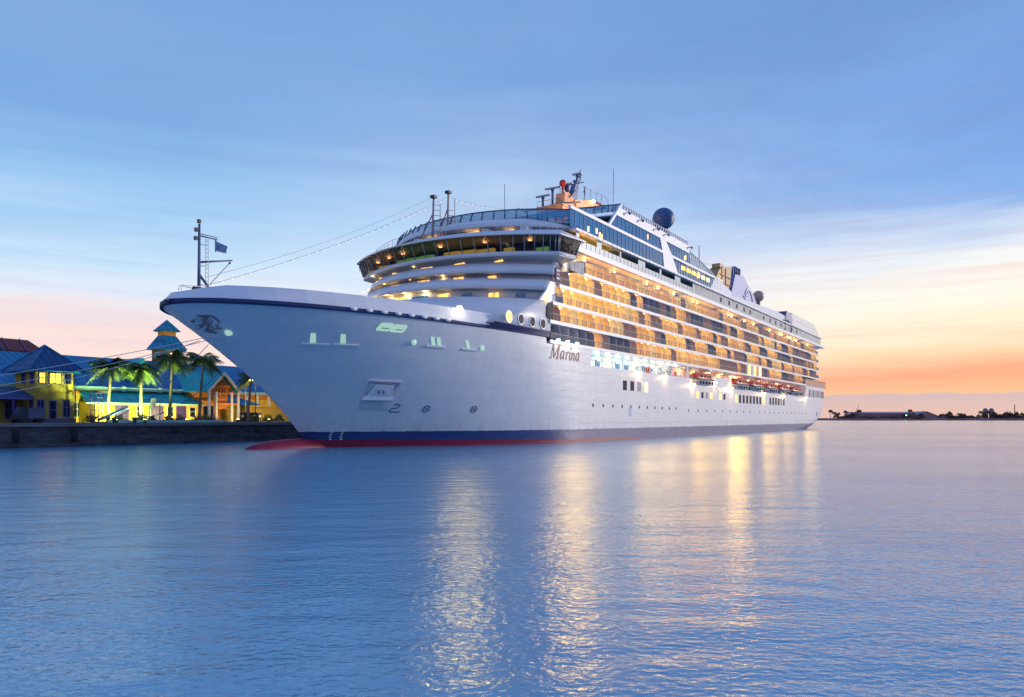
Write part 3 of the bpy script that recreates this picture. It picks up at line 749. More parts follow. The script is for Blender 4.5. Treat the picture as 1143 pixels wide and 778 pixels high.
# ------------------------------------------------------------------ balcony decks
LV = [12.55, 15.05, 17.45, 19.85, 22.35, 25.2]
X0 = [41.9, 41.9, 42.6, 44.3, 49.0]; XE = [190, 209, 209, 208.5, 207.5]
CW = 2.45
def balconies():
    decks = []
    for k in range(5):
        z, zt = LV[k], LV[k+1]; x0, x1 = X0[k], XE[k]
        b = MB(); b.box((x0, -15.9, z-.12), (x1, -14.3, z+.02))
        dk = b.build('balcony_deck', M['white'], ship); decks.append(dk)
        b = MB(); b.box((x0-.3, -16.08, z-.2), (x1+.5, -15.9, z+.24)); b.build('fascia', M['white'], dk)
        # balustrade
        b = MB(); b.box((x0, -15.99, z+.30), (x1, -15.97, z+1.05)); b.build('balustrade_glass', M['balglass'], dk)
        b = MB(); b.box((x0, -16.02, z+1.05), (x1, -15.95, z+1.11))
        x = x0
        while x < x1: b.box((x-.025, -16.01, z+.3), (x+.025, -15.96, z+1.05)); x += CW/2
        b.build('handrail', M['rail'], dk)
    cabins = []
    for k in range(5):
        x = X0[k]+.2; i = 0
        while x+CW < XE[k]-1:
            cabins.append((x, k, i)); x += CW; i += 1
    cabins.sort(key=lambda c: c[0])
    rnd = random.Random(3)
    nW = nD = nL = 0
    restD = {k: MB() for k in range(5)}; restL = {k: MB() for k in range(5)}; restW = {(k, m_): MB() for k in range(5) for m_ in ('cab1', 'cab2', 'cab3', 'cabindark', 'cabdim')}
    prev = {}
    for x, k, i in cabins:
        z, zt = LV[k]+.02, LV[k+1]-.12
        if k == 4 and x < 51: st = 'cabindark'
        elif k == 2 and x < 60: st = 'cab2'
        elif k == 4 and x < 66: st = 'cab1' if x > 54 else 'cab2'
        elif (k == 0 and x < 50) or (k == 4 and x < 51): st = 'cabindark'
        else:
            r = rnd.random(); pr = prev.get(k)
            if pr is not None and rnd.random() < .18: st = pr
            else: st = 'cabindark' if r < .22 else 'cabdim' if r < .42 else 'cab1' if r < .74 else 'cab2' if r < .93 else 'cab3'
        prev[k] = st
        dk = decks[k]
        near = nW < 100
        b = MB() if near else restW[(k, st)]
        b.box((x+.2, -14.36, z+.05), (x+CW-.2, -14.27, z+1.98))
        if near: b.build('cabin_window', M[st], dk); nW += 1
        near = nD < 100
        b = MB() if near else restD[k]
        y0 = -15.85; top = zt-.02 if k < 4 else z+2.05
        b.prism([(x+CW-.03, y0+.02, z), (x+CW-.03, -14.28, z), (x+CW-.03, -14.28, top), (x+CW-.03, y0+.45, top), (x+CW-.03, y0+.12, top-.25), (x+CW-.03, y0+.02, top-.6)], (.06, 0, 0))
        if near: b.build('balcony_divider', M['divider'], dk); nD += 1
        if st not in ('cabindark', 'cabdim') and rnd.random() < (.62 if k < 4 else .3):
            near = nL < 100
            b = MB() if near else restL[k]
            zz = zt-.06 if k < 4 else zt-.25
            b.box((x+CW*.55-.14, -15.1, zz-.1), (x+CW*.55+.14, -14.8, zz))
            if near: b.build('balcony_lamp', M['lampwarm'], dk); nL += 1
    for k in range(5):
        if restD[k].v: o = restD[k].build('balcony_divider', M['divider'], decks[k]); o['kind'] = 'stuff'
        if restL[k].v: o = restL[k].build('balcony_lamp', M['lampwarm'], decks[k]); o['kind'] = 'stuff'
        for m_ in ('cab1', 'cab2', 'cab3', 'cabindark', 'cabdim'):
            if restW[(k, m_)].v: o = restW[(k, m_)].build('cabin_window', M[m_], decks[k]); o['kind'] = 'stuff'
    return decks
DECKS = balconies()

# ------------------------------------------------------------------ promenade with the lifeboats' recess
def promenade():
    b = MB(); b.box((53, -12.5, 9.0), (190, -12.2, 12.45)); b.box((53, -15.9, 9.05), (190, -12.5, 9.2)); b.box((53, -15.95, 12.38), (190, -12.5, 12.5)); b.box((52.9, -15.9, 9), (53, -12.4, 12.5)); b.box((189.9, -15.9, 9), (190, -12.4, 12.5))
    b.box((53, -15.9, 10.0), (94, -12.5, 10.15))
    pr = b.build('promenade', M['white'], ship)
    for k in range(11):
        x = 55+k*3.5
        b = MB(); b.box((x-.8, -12.56, 10.5), (x+.8, -12.48, 11.7)); b.build('promenade_window', M['glassblue'] if k % 3 else M['cab3'], pr)
        b = MB(); b.box((x-.35, -14.4, 12.28), (x+.35, -14.1, 12.37)); f = b.build('ceiling_lamp', M['lampgreen'], pr)
        lamp(f, (x, -14.2, 12.0), 42, (.72, 1, .88) if k < 7 else (1, .95, .75), .2)
        b = MB(); b.box((x+1.6, -15.92, 10.2), (x+1.72, -15.8, 12.4)); b.build('promenade_post', M['white'], pr)
    for k in range(12):
        x = 97+k*8
        b = MB(); b.box((x-.5, -13.2, 12.26), (x+.5, -12.8, 12.37)); f = b.build('ceiling_lamp', M['lamporange'], pr)
        lamp(f, (x, -13.2, 11.9), 60, (1, .45, .16), .25)
    # rail and clutter along the forward part
    b = MB(); b.tube([(53, -15.95, 11.0), (94, -15.95, 11.0)], .04, 5)
    for k in range(28): b.tube([(53.5+k*1.5, -15.95, 10.2), (53.5+k*1.5, -15.95, 11.0)], .03, 4)
    b.build('promenade_rail', M['railwhite'], pr)
    rnd = random.Random(5)
    for k in range(9):
        x = 71+k*2.4; hgt = rnd.uniform(.5, 1.3)
        b = MB(); b.tube([(x, -14.9, 10.2), (x, -14.9, 10.2+hgt)], rnd.uniform(.25, .5), 8); b.box((x-.5, -15.3, 10.2), (x+.3, -14.7, 10.2+hgt*.6)); b.build('deck_gear', (M['railwhite'], M['steel'], M['orange'], M['railwhite'], M['lightgrey'])[k % 5], pr)
    # downlights that wash the hull, each with an added spot for water streaks
    for x, z, pw in ((69.4,10.05,110),(80.3,10.0,110),(94.0,9.15,160),(117.5,9.3,330),(106.5,9.9,80),(143.5,8.85,170),(163,8.7,120),(189.5,8.7,170)):
        b = MB(); b.box((x-.22, -16.5, z-.1), (x+.22, -16.05, z+.06)); f = b.build('hull_lamp', M['lampwarm'], pr)
        lamp(f, (x, -16.85, z-.35), pw*.5, (1, .62, .26), .3)
        lamp(f, (x, -16.9, z-.2), pw*9, (1, .60, .06), 3.0, 'SPOT', (-.75, -.62, -.12), 70)
    # pale windows band above the boats
    for k in range(6):
        b = MB(); b.box((129+k*2.2, -16.1, 12.75), (130.1+k*2.2, -15.95, 14.8)); b.build('promenade_panel', M['divider'] if k % 2 == 0 else M['cab3'], pr)
    b = MB(); b.box((190, -16.0, 12.45), (221.5, -15.8, 12.75)); b.box((190, -15.98, 12.75), (219.8, -15.7, 14.25)); at_ = b.build('aft_deck_wall', pmat('aft_screen_brown', (.30, .14, .12), .3, var=.3, vscale=.6, spec=.8), ship)
    b = MB(); b.box((189.5, -16.1, 14.25), (220.8, -15.6, 14.42)); b.build('aft_rail_cap', M['timber'], at_)
    b = MB(); b.prism([(190, -16, 12.5), (226, -12.6, 12.5), (226, 12.6, 12.5), (190, 16, 12.5)], (0, 0, .06)); b.build('aft_deck', M['wood'], at_)
promenade()

def davit(x):
    b = MB()
    b.prism([(x-.18, -13, 12.3), (x-.18, -15.4, 12.35), (x-.18, -16.6, 11.9), (x-.18, -16.5, 11.6), (x-.18, -15.3, 11.95), (x-.18, -13, 11.9)], (.36, 0, 0))
    b.prism([(x-.15, -15.6, 9.2), (x-.15, -15.3, 9.2), (x-.15, -14.2, 12.2), (x-.15, -14.6, 12.2)], (.3, 0, 0))
    return b.build('davit', M['white'], ship)
LBX = [(94.6, 104.8), (119.2, 130.6), (132.2, 143.6), (145.4, 156.8), (158.6, 170.0), (172.0, 183.8)]
LBL = ['orange topped lifeboat hanging alone forward of the white wall block', 'orange topped lifeboat hanging just aft of the white wall block', 'second orange lifeboat aft of the white wall block',
       'orange lifeboat in the middle of the row of five near the stern', 'orange topped lifeboat hanging next to the sternmost one', 'sternmost orange topped lifeboat on the ship side']
for (x0, x1), lb in zip(LBX, LBL):
    for x in (x0+.9, x1-.9): davit(x)
def lifeboat():
    x0, x1 = LBX[0]; cx = (x0+x1)/2; L_ = x1-x0; cy = -15.6; z0 = 9.0
    t = thing('lifeboat', LBL[0], 'lifeboat', (cx, cy, z0), 'lifeboats hanging along the side of the ship')
    prof = [(-.5, .12), (-.44, .55), (-.33, .88), (-.15, 1), (.15, 1), (.33, .92), (.44, .65), (.5, .3)]
    b = MB(); rings = []
    for s, k in prof:
        x = cx+s*L_; hw = 1.25*k; kz = z0+.55*(1-k)
        rings.append([(x, cy+hw, z0+1.25), (x, cy+hw*.92, z0+.75), (x, cy+hw*.5, kz+.15), (x, cy, kz), (x, cy-hw*.5, kz+.15), (x, cy-hw*.92, z0+.75), (x, cy-hw, z0+1.25)])
    b.loft(rings, smooth=True); b.poly(rings[0]); b.poly(rings[-1][::-1]); b.build('boat_hull', M['boatgrey'], t)
    b = MB(); rings = []
    for s, k in prof:
        x = cx+s*L_*.97; hw = 1.2*k; hz = .35+.95*k
        rings.append([(x, cy+hw, z0+1.25), (x, cy+hw*.95, z0+1.25+hz*.5), (x, cy+hw*.6, z0+1.25+hz*.92), (x, cy, z0+1.25+hz), (x, cy-hw*.6, z0+1.25+hz*.92), (x, cy-hw*.95, z0+1.25+hz*.5), (x, cy-hw, z0+1.25)])
    b.loft(rings, smooth=True); b.poly(rings[0]); b.poly(rings[-1][::-1]); cp = b.build('canopy', M['orange'], t)
    for k in range(4):
        b = MB(); xx = cx-2.6+k*1.6; b.box((xx-.4, cy-1.22, z0+1.55), (xx+.4, cy-1.05, z0+1.95)); b.build('canopy_window', M['winddark'], cp)
    b = MB(); b.box((cx-L_*.47, cy-1.33, z0+1.16), (cx+L_*.44, cy+1.33, z0+1.3)); b.build('rubbing_strake', M['rubber'], t)
    for s in (-1, 1):
        b = MB(); b.tube([(cx+s*L_*.40, cy, z0+1.9), (cx+s*L_*.40, cy, 11.95)], .06, 5); b.build('fall_rope', M['rail'], t)
    for k in range(5):
        b = MB(); b.ball((cx-L_*.35+k*L_*.17, cy-1.2, z0+.62), (.28, .14, .3), 8, 6); b.build('fender', M['rubber'], t)
    return t
def dup(t, loc, label):
    r = t.copy(); COL.objects.link(r); r.location = loc; r['label'] = label
    for ch in list(t.children):
        c = ch.copy(); COL.objects.link(c); c.parent = r
        for g in list(ch.children):
            d = g.copy(); COL.objects.link(d); d.parent = c
    return r
lb0 = lifeboat()
for (x0, x1), l_ in list(zip(LBX, LBL))[1:]:
    o = dup(lb0, fw((x0+x1)/2, -15.6, 9.0+ZO), l_); o.scale = ((x1-x0)/(LBX[0][1]-LBX[0][0]), 1, 1)

# ------------------------------------------------------------------ upper decks
def upper():
    Y = -16.0
    # overhanging pool deck band with openings
    b = MB(); b.box((47.5, -16.25, 25.15), (217, -15.6, 25.8)); b.box((48, -15.95, 25.1), (216, 15.9, 25.2)); b.prism([(210, -16.2, 25.16), (219, -14, 25.16), (219, 14, 25.16), (210, 16.2, 25.16)], (0, 0, .6))
    bd = b.build('pool_deck_edge', M['white'], ship)
    ops = [(49.6, 55.0, 'o'), (56.4, 62.6, 'y'), (63.0, 69.4, 'd'), (72.1, 78.2, 'd'), (79.0, 85.2, 'd'), (87.9, 94.3, 'd')]
    b = MB(); x = 48.8
    b.box((48.8, -15.95, 25.8), (95, -15.75, 26.85))
    for x0, x1, _ in ops: b.box((x, -15.95, 26.85), (x0, -15.75, 27.75)); x = x1
    b.box((x, -15.95, 26.85), (95, -15.75, 27.75)); pw = b.build('pool_deck_wall', pmat('glass_green_panel', (.40, .50, .50), .25, var=.15), ship)
    b = MB(); b.box((95, -15.95, 25.8), (212, -15.75, 27.8)); b.build('ribbed_wall', M['ribbed'], ship)
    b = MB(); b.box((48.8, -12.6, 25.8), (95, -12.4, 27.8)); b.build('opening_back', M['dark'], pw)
    for x0, x1, m_ in ops[:2]:
        b = MB(); b.box((x0+.1, -14.2, 25.9), (x1-.1, -14.0, 27.75)); b.build('lit_lounge', M['cab1'] if m_ == 'o' else M['winyellow'], pw)
    for k in range(34):
        b = MB(); x = 49+k*1.37; b.box((x-.03, -16.0, 25.8), (x+.03, -15.93, 26.85)); b.build('panel_post', M['white'], pw)
    for x in (111, 116.5, 122, 127.5, 132.4, 144, 150, 155.5, 161, 173, 179):
        b = MB(); b.box((x-.5, -16.0, 26.45), (x+.5, -15.92, 27.3)); b.build('square_window', M['winddark'], pw)
    # davit-like tender crane frame on the aft band
    b = MB(); b.tube([(164.5, -16.2, 25.9), (164.5, -16.2, 28.6), (171.0, -16.2, 28.6), (171.0, -16.2, 25.9)], .14, 6); b.tube([(163.5, -16, 28.2), (166.5, -15.2, 29.6), (169, -16, 28.9)], .18, 6); b.build('gantry_frame', M['mastblue'], ship)
    # ledge with small brackets
    b = MB(); b.box((48, -16.35, 27.8), (212.5, -15.5, 28.12)); ld = b.build('ledge', M['white'], ship)
    b = MB()
    for k in range(88): x = 50+k*1.55; b.box((x-.3, -16.40, 27.86), (x+.3, -16.33, 28.02))
    b.build('drain_slots', M['steel'], ld)
    b = MB(); b.box((62, -15.4, 28.0), (112, 15.4, 30.6)); b.box((63.5, -15.4, 30.6), (92, 15.4, 33.0)); up = b.build('upper_house', M['lightgrey'], ship)
    # glazed sides
    def glazed(poly, name='glass_wall', m_='glassblue', step=1.35, y=Y):
        b = MB(); b.prism([(x, y+.06, z) for x, z in poly], (0, .12, 0)); g = b.build(name, M[m_], ship)
        xs_ = [p[0] for p in poly]; x = min(xs_)+step; b = MB(); n = len(poly)
        while x < max(xs_)-.2:
            zz = []
            for k in range(n):
                (xa, za), (xb, zb) = poly[k], poly[(k+1) % n]
                if (xa-x)*(xb-x) < 0: zz.append(za+(zb-za)*(x-xa)/(xb-xa))
            if len(zz) >= 2: b.box((x-.035, y, min(zz)), (x+.035, y+.07, max(zz)))
            x += step
        if b.v: b.build('mullion', M['mastblue'] if m_ == 'glassblue' else M['white'], g)
        return g
    g1 = glazed([(47.2,28.15),(80.0,28.15),(80.6,28.7),(80.4,29.8),(79.6,30.45),(47.0,30.6)])
    glazed([(86.3,28.2),(104.5,28.2),(108.2,30.3),(84.0,30.3)])
    g2 = glazed([(59.2,30.95),(79.6,30.95),(80.0,31.4),(79.4,32.4),(78.3,32.8),(61.2,32.8)])
    glazed([(83.3,30.9),(93.3,30.9),(92.0,32.8),(80.6,32.8)])
    # warm lamps seen through the glass
    rnd = random.Random(9)
    for k in range(9):
        x = rnd.choice((52, 54.5, 56, 66, 70, 73, 88, 90, 97))+rnd.uniform(-.5, .5); z = rnd.uniform(28.6, 29.9) if x < 60 or x > 92 else rnd.uniform(31.3, 32.3)
        b = MB(); b.box((x-.11, -16.02, z-.35), (x+.11, -15.9, z+.35)); b.build('lounge_lamp', M['cab3'], up)
    for k in range(6):
        x = 88.5+k*2.7
        b = MB(); b.box((x, -16.03, 29.3), (x+1.6, -15.9, 29.9)); b.build('lounge_window', M['cab1'] if k < 4 else M['cab3'], up)
    # white frame between the glass: divider, pillar, roof band, fillets
    b = MB(); b.box((47.0, -16.05, 30.5), (112, -15.7, 30.93))
    b.prism([(80.0,-16.05,28.1),(86.6,-16.05,28.1),(84.0,-16.05,30.5),(79.4,-16.05,30.5)], (0,.3,0))
    b.prism([(79.2,-16.05,30.93),(83.6,-16.05,30.93),(80.8,-16.05,32.8),(78.2,-16.05,32.8)], (0,.3,0))
    b.prism([(61.2,-16.06,32.78),(92.4,-16.06,32.78),(91.6,-16.06,34.1),(62.6,-16.06,34.1)], (0,.35,0))
    b.build('white_frame', M['white'], ship)
    b = MB(); b.prism([(58.6,-16.08,30.93),(59.2,-16.08,30.93),(63.2,-16.08,34.7),(62.7,-16.08,34.7)], (0,.3,0)); b.build('raked_edge', M['white'], ship)
    # dark sheet for the overhang's shade under the top deck front and its own transverse wind screen
    b = MB(); b.prism([(60.6,-15.7,30.7),(60.6,15.7,30.7),(62.3,15.7,32.8),(62.3,-15.7,32.8)], (.2,0,0)); b.build('front_recess_shade', M['dark'], up)
    R0 = ringpts(59.6, 61.4, 15.9, 2.2, None, 24); R1 = ringpts(61.2, 63.0, 15.9, 2.2, None, 24)
    b = MB(); b.band(at(R0, 32.8), at(R1, 33.35), inset(.4)); b.prism(at(R0+[(70, -15.9), (70, 15.9)], 32.78), (0, 0, .05)); b.build('top_brow', M['white'], up)
    b = MB(); b.band(at(R0, 33.35), at(R1, 34.8), (.06, 0, 0)); g = b.build('wind_screen', M['glasscyan'], ship)
    b = MB(); b.tube(at(R1, 34.82), .08, 5)
    for j in range(0, 25): b.tube([(R0[j][0]-.08, R0[j][1], 33.35), (R1[j][0]-.08, R1[j][1]+(.6 if j < 24 else 0), 34.8)], .08, 5)
    b.build('screen_frame', M['mastblue'], g)
    # roof rail with its posts
    b = MB(); b.box((62.8, -16.0, 34.72), (91.5, -15.9, 34.82))
    for k in range(30): x = 63+k*.98; b.box((x-.22, -16.0, 34.1), (x+.22, -15.9, 34.72))
    b.build('roof_rail', M['mastblue'], up)
    for x in (64.5, 69.5, 76, 80.5, 91.8):
        b = MB(); b.tube([(x, -16.05, 33.8), (x, -16.6, 33.75)], .08, 5); b.ball((x, -16.65, 33.65), (.28, .2, .22), 8, 6); b.build('deck_floodlight', M['mastblue'], up)
    # slatted screen sinking aft in a curve, then the sloping skirt
    top = [(92.3,33.1),(96,32.75),(100,32.2),(104,31.5),(108.7,30.55)]
    pl = top+[(92.9,30.93)]
    b = MB(); b.prism([(x, -15.95, z) for x, z in pl], (0, .1, 0)); s_ = b.build('slatted_screen', M['glasscyan'], ship)
    b = MB(); b.tube([(x, -16.0, z+.04) for x, z in top], .12, 6); b.build('screen_cap', M['white'], s_)
    b = MB(); x = 93
    while x < 107.5: z = tab(top, x); b.prism([(x, -16.02, 30.95), (x+.22, -16.02, 30.95), (x-.25, -16.02, z), (x-.5, -16.02, z)], (0, .05, 0)); x += 1.15
    b.build('screen_slats', M['white'], s_)
    b = MB(); b.prism([(104.0,-16.0,28.12),(119.5,-16.0,28.12),(118.0,-16.0,29.4),(109.2,-16.0,30.9),(107.5,-16.0,30.9)], (0,.3,0)); b.build('skirt', pmat('skirt_blue_white', (.48, .56, .70), .4), ship)
    b = MB()
    for k in range(4): x = 106+k*1.6; b.prism([(x,-16.03,28.6),(x+.4,-16.03,28.6),(x-.1,-16.03,30.2),(x-.5,-16.03,30.2)], (0,.05,0))
    b.build('skirt_slats', M['white'], ship)
    # low house and stern block
    b = MB(); b.prism([(119.5,-15.8,28.12),(165,-15.8,28.12),(166,-15.8,29.8),(158,-15.8,30.0),(143.4,-15.8,29.6),(120,-15.8,29.0)], (0,31.6,0)); b.build('low_house', pmat('low_house_blue', (.45, .52, .66), .45), ship)
    b = MB(); b.prism([(173,-15.85,29.0),(173,-15.85,31.5),(202.4,-15.85,31.4),(211.9,-15.85,28.14),(165,-15.85,28.14),(165,-15.85,29.0)], (0,31.7,0)); sb = b.build('stern_house', M['lightgrey'], ship)
    b = MB(); b.prism([(166,-15.9,29.0),(174.4,-15.9,29.0),(173.4,-15.9,31.1),(167.5,-15.9,31.3)], (0,10,0)); b.build('stern_recess', M['mastblue'], sb)
    b = MB(); b.box((174, -15.9, 29.9), (206, -15.83, 30.02)); b.build('seam', M['steel'], sb)
    b = MB(); b.box((165,-16.05,28.12),(212.3,-15.8,28.3)); b.build('stern_edge', M['mastblue'], sb)
    # stern stanchions on the decks' ends
    for k in range(1, 5):
        b = MB(); b.box((XE[k]-.2, -16.0, LV[k]+.3), (XE[k]+.4, -15.0, LV[k]+1.2)); b.build('deck_end', M['white'], DECKS[k])
upper()

def funnel():
    b = MB()
    yf = 7.0
    def slab(poly, y0, y1): b.prism([(x, y0, z) for x, z in poly], (0, y1-y0, 0))
    slab([(147.8,28.5),(148.3,34.5),(151.6,39.4),(158.8,40.0),(174.0,34.3),(178,31),(180,28.5)], -yf, yf)
    f = b.build('funnel', M['funnel'], ship)
    b = MB(); b.box((151.8, -6.4, 39.4), (158.0, 1, 41.5))
    b.build('funnel_cap', pmat('funnel_cap_slate', (.12, .14, .32), .5), f)
    b = MB()
    for k in range(4): b.tube([(152.8+k*1.4, -6.45, 39.4), (152.8+k*1.4, -6.45, 41.6)], .3, 8)
    b.build('exhaust_pipe', M['mastblue'], f)
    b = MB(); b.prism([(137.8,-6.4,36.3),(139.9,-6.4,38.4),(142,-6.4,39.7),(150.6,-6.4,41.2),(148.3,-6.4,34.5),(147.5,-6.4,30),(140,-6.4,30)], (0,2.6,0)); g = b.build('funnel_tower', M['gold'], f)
    b = MB()
    for k in range(4): b.box((139.5+k*.4, -6.6, 32+k*1.9), (149, -6.38, 32.25+k*1.9))
    for x in (142, 145): b.box((x, -6.58, 31), (x+.25, -6.36, 39.8))
    b.build('tower_louvres', M['timber'], g)
    b = MB(); b.box((141.5, -6.2, 39.6), (145, -4.2, 40.6)); g2 = b.build('tower_head', M['gold'], g)
    lamp(g, (140, -9.5, 38), 160, (1, .55, .15), .4)
    b = MB(); b.tube([(144.4, 0, 40), (144.4, 0, 46.2)], .18, 6, r2=.08); b.build('aerial', pmat('aerial_red', (.35, .12, .16), .5), f)
    # swirl emblem on the side: a ring with a leaf crossing it
    b = MB(); y = -7.22
    def flat(pts, w_):
        n = len(pts)
        for k in range(n-1):
            p, q = Vector(pts[k]), Vector(pts[k+1]); d = (q-p).normalized(); m_ = Vector((-d.y, d.x))
            wa = (w_[k] if isinstance(w_, list) else w_)*.5; wb = (w_[k+1] if isinstance(w_, list) else w_)*.5
            b.prism([(v.x, y, v.y) for v in (p+m_*wa, q+m_*wb, q-m_*wb, p-m_*wa)], (0, .2, 0))
    flat([(163.8+3.3*cos(t*pi/14), 34.4+2.7*sin(t*pi/14)-.18*3.3*cos(t*pi/14)) for t in range(29)], [.32+.3*sin(t*pi/28) for t in range(29)])
    flat([(158.3,34.9),(160.0,34.3),(162.0,34.6),(163.8,33.6),(166.3,31.8)], [.06,.55,.7,.5,.1])
    flat([(159.9,35.9),(161.6,35.2),(162.4,36.6)], [.1,.45,.1])
    b.build('funnel_emblem', M['trimwhite'], f)
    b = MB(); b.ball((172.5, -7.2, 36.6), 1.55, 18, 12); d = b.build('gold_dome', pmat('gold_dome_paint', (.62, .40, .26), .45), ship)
    b = MB(); b.tube([(172.5, -7.2, 29), (172.5, -7.2, 35.4)], .5, 8); b.build('dome_post', M['gold'], d)
    b = MB(); b.tube([(89.9, -12, 34), (89.9, -12, 36.9)], .75, 12); b.box((89, -12.9, 36.6), (90.8, -11.1, 37.1)); p = b.build('radome_pedestal', M['mastblue'], ship)
    b = MB(); b.ball((89.9, -12, 39.1), 1.98, 28, 18); rd = b.build('radome', M['radome'], ship)
    b = MB(); b.tube([(89.9+2.0*cos(k*pi/16), -12+2.0*sin(k*pi/16), 39.0) for k in range(33)], .03, 4); b.build('radome_seam', M['navy'], rd)
funnel()

def masts():
    # main mast
    b = MB()
    b.prism([(72.0,-2,34),(78,-2,34),(77.0,-1.2,38.6),(73.2,-1.2,39.0)], (0, 2.6, 0))
    b.prism([(72.6,-1.0,38.9),(77.2,-1.0,38.6),(77.0,-.8,41.0),(74.8,-.7,42.0),(73.4,-.8,41.6)], (0, 1.8, 0))
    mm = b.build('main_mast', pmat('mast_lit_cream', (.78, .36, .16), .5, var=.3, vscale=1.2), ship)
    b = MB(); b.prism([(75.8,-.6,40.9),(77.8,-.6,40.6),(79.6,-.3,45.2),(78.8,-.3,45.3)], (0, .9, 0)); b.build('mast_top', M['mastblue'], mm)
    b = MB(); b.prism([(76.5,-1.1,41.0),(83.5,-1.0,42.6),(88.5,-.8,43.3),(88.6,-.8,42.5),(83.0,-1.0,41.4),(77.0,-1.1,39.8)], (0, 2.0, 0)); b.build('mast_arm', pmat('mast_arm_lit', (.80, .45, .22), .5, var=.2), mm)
    b = MB(); b.box((84, -1.3, 42.5), (89.6, 1.3, 42.85)); pl = b.build('mast_platform', M['mastblue'], mm)
    b = MB()
    for x in (80, 82.2, 84.4, 86.6, 89.4): b.tube([(x, -1.2, 42.5), (x, -1.2, 44.2)], .05, 5)
    b.tube([(79, -1.2, 43.9), (84.4, -1.2, 44.4), (89.4, -1.2, 44.2)], .05, 5); b.tube([(85.5, 0, 42.5), (85.6, 0, 41.2), (87, 0, 41)], .08, 5); b.build('platform_rail', M['steel'], pl)
    b = MB(); b.tube([(72, -4.5, 39.0), (72, -1, 39.4), (72, 6.5, 39.0)], .16, 6); b.tube([(72, 6, 38.9), (69, 6, 38.8)], .1, 5); b.build('yard_arm', M['mastblue'], mm)
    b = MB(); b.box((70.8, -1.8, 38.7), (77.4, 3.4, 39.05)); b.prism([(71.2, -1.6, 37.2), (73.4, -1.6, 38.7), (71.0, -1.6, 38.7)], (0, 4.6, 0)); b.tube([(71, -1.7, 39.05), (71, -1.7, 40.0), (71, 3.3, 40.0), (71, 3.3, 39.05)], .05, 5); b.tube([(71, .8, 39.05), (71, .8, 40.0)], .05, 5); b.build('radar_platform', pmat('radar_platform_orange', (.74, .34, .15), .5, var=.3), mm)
    b = MB(); b.tube([(76.4, 0, 40.2), (79.1, 0, 45.6)], .12, 5); b.tube([(74.6, .9, 40), (74.6, .9, 43.6), (76.6, .2, 43.6)], .1, 5); b.tube([(74.6, -1.0, 41.0), (78.0, -.4, 43.2)], .09, 5); b.tube([(78.8, -1.6, 44.6), (78.9, 1.6, 44.6)], .09, 5); b.build('mast_strut', M['mastblue'], mm)
    for (x, y, z, L_, zb) in ((73.2, 1.6, 42.2, 2.4, 39.0), (76.6, .4, 43.6, 1.6, 41.0), (71.6, 2.6, 40.6, 2.2, 39.0), (79.2, 0, 46.0, 1.5, 45.1)):
        b = MB(); b.tube([(x, y, zb), (x, y, z)], .2, 8); b.tube([(x, y, z), (x, y, z+.3)], .3, 8); s = b.build('radar_post', M['mastblue'], mm)
        b = MB(); b.box((x-.18, y-L_*.6, z+.3), (x+.18, y+L_*.6, z+.56)); b.build('radar_scanner', M['steel'], s)
    b = MB(); b.tube([(73.6, -.2, 41.2), (73.6, -.2, 42.9)], .22, 8); b.ball((73.6, -.2, 43.3), (.62, .62, .6), 12, 8); b.build('red_dome', pmat('red_dome_paint', (.50, .035, .02), .4), mm)
    b = MB(); b.tube([(75.0, -.2, 41.4), (75.0, -.2, 42.4)], .2, 8); b.ball((75.0, -.2, 42.9), (.45, .45, .7), 10, 8); b.build('dark_dome', M['navy'], mm)
    for (x, z0, z1) in ((78.9, 44.6, 46.6), (79.5, 45.1, 47.2), (80.9, 41.6, 44.5)):
        b = MB(); b.tube([(x, -.6, z0), (x, -.6, z1)], .07, 5); b.ball((x, -.6, z1-.9), (.2, .2, .25), 6, 5); b.build('whip_aerial', M['mastblue'], mm)
    lamp(mm, (70.0, -6.5, 37.4), 1100, (1, .50, .16), .4); lamp(mm, (82.0, -6.0, 40.0), 500, (1, .50, .16), .4)
    b = MB(); b.ball((83.2, -1.3, 42.3), .28, 8, 6); b.build('mast_lamp', M['lampwarm'], mm)
    # two signal poles standing on the bridge roof
    for x, z in ((38.2, 32.3), (41.4, 33.7)):
        b = MB(); b.tube([(x, 0, 27.0), (x+.25, 0, z)], .17, 7, r2=.12); b.tube([(x+.1, 2.0, 27.2), (x+.2, .1, z-2.2)], .09, 5); b.tube([(x+.9, -.6, 27.2), (x+.9, -.6, z-.8)], .05, 5)
        for k in range(6): b.tube([(x+.15, -.05, 27.8+k*.7), (x+.9, -.6, 27.8+k*.7)], .035, 4)
        sp = b.build('signal_pole', pmat('pole_pinkish', (.36, .24, .28), .5) if x < 40 else pmat('pole_ochre', (.42, .28, .22), .5), ship)
        b = MB(); b.box((x-.1, -.35, z-.1), (x+.6, .35, z+.25)); b.build('pole_lamp', M['darkmetal'], sp)
    b = MB(); b.tube([(54.0, -1, 31), (54.2, -1, 38)], .05, 5); b.build('whip_aerial', M['steel'], ship)
    b = MB(); b.tube([(66.5, -13, 34), (66.6, -13, 41.5)], .05, 5); b.build('whip_aerial', M['steel'], ship)
    # foremast
    b = MB(); b.tube([(3.2, 0, 13.9), (3.25, 0, 21.2)], .17, 8, r2=.11)
    fm = b.build('foremast', M['mastblue'], ship)
    b = MB(); b.tube([(4.0, -.3, 14.5), (4.0, -.3, 20.0)], .03, 4); b.tube([(4.0, .1, 14.5), (4.0, .1, 20.0)], .03, 4)
    for k in range(14): b.tube([(4.0, -.3, 14.8+k*.38), (4.0, .1, 14.8+k*.38)], .025, 4)
    for z in (15.5, 17.3, 19.3): b.tube([(3.2, 0, z), (4.0, -.1, z)], .04, 4)
    b.build('mast_ladder', M['railwhite'], fm)
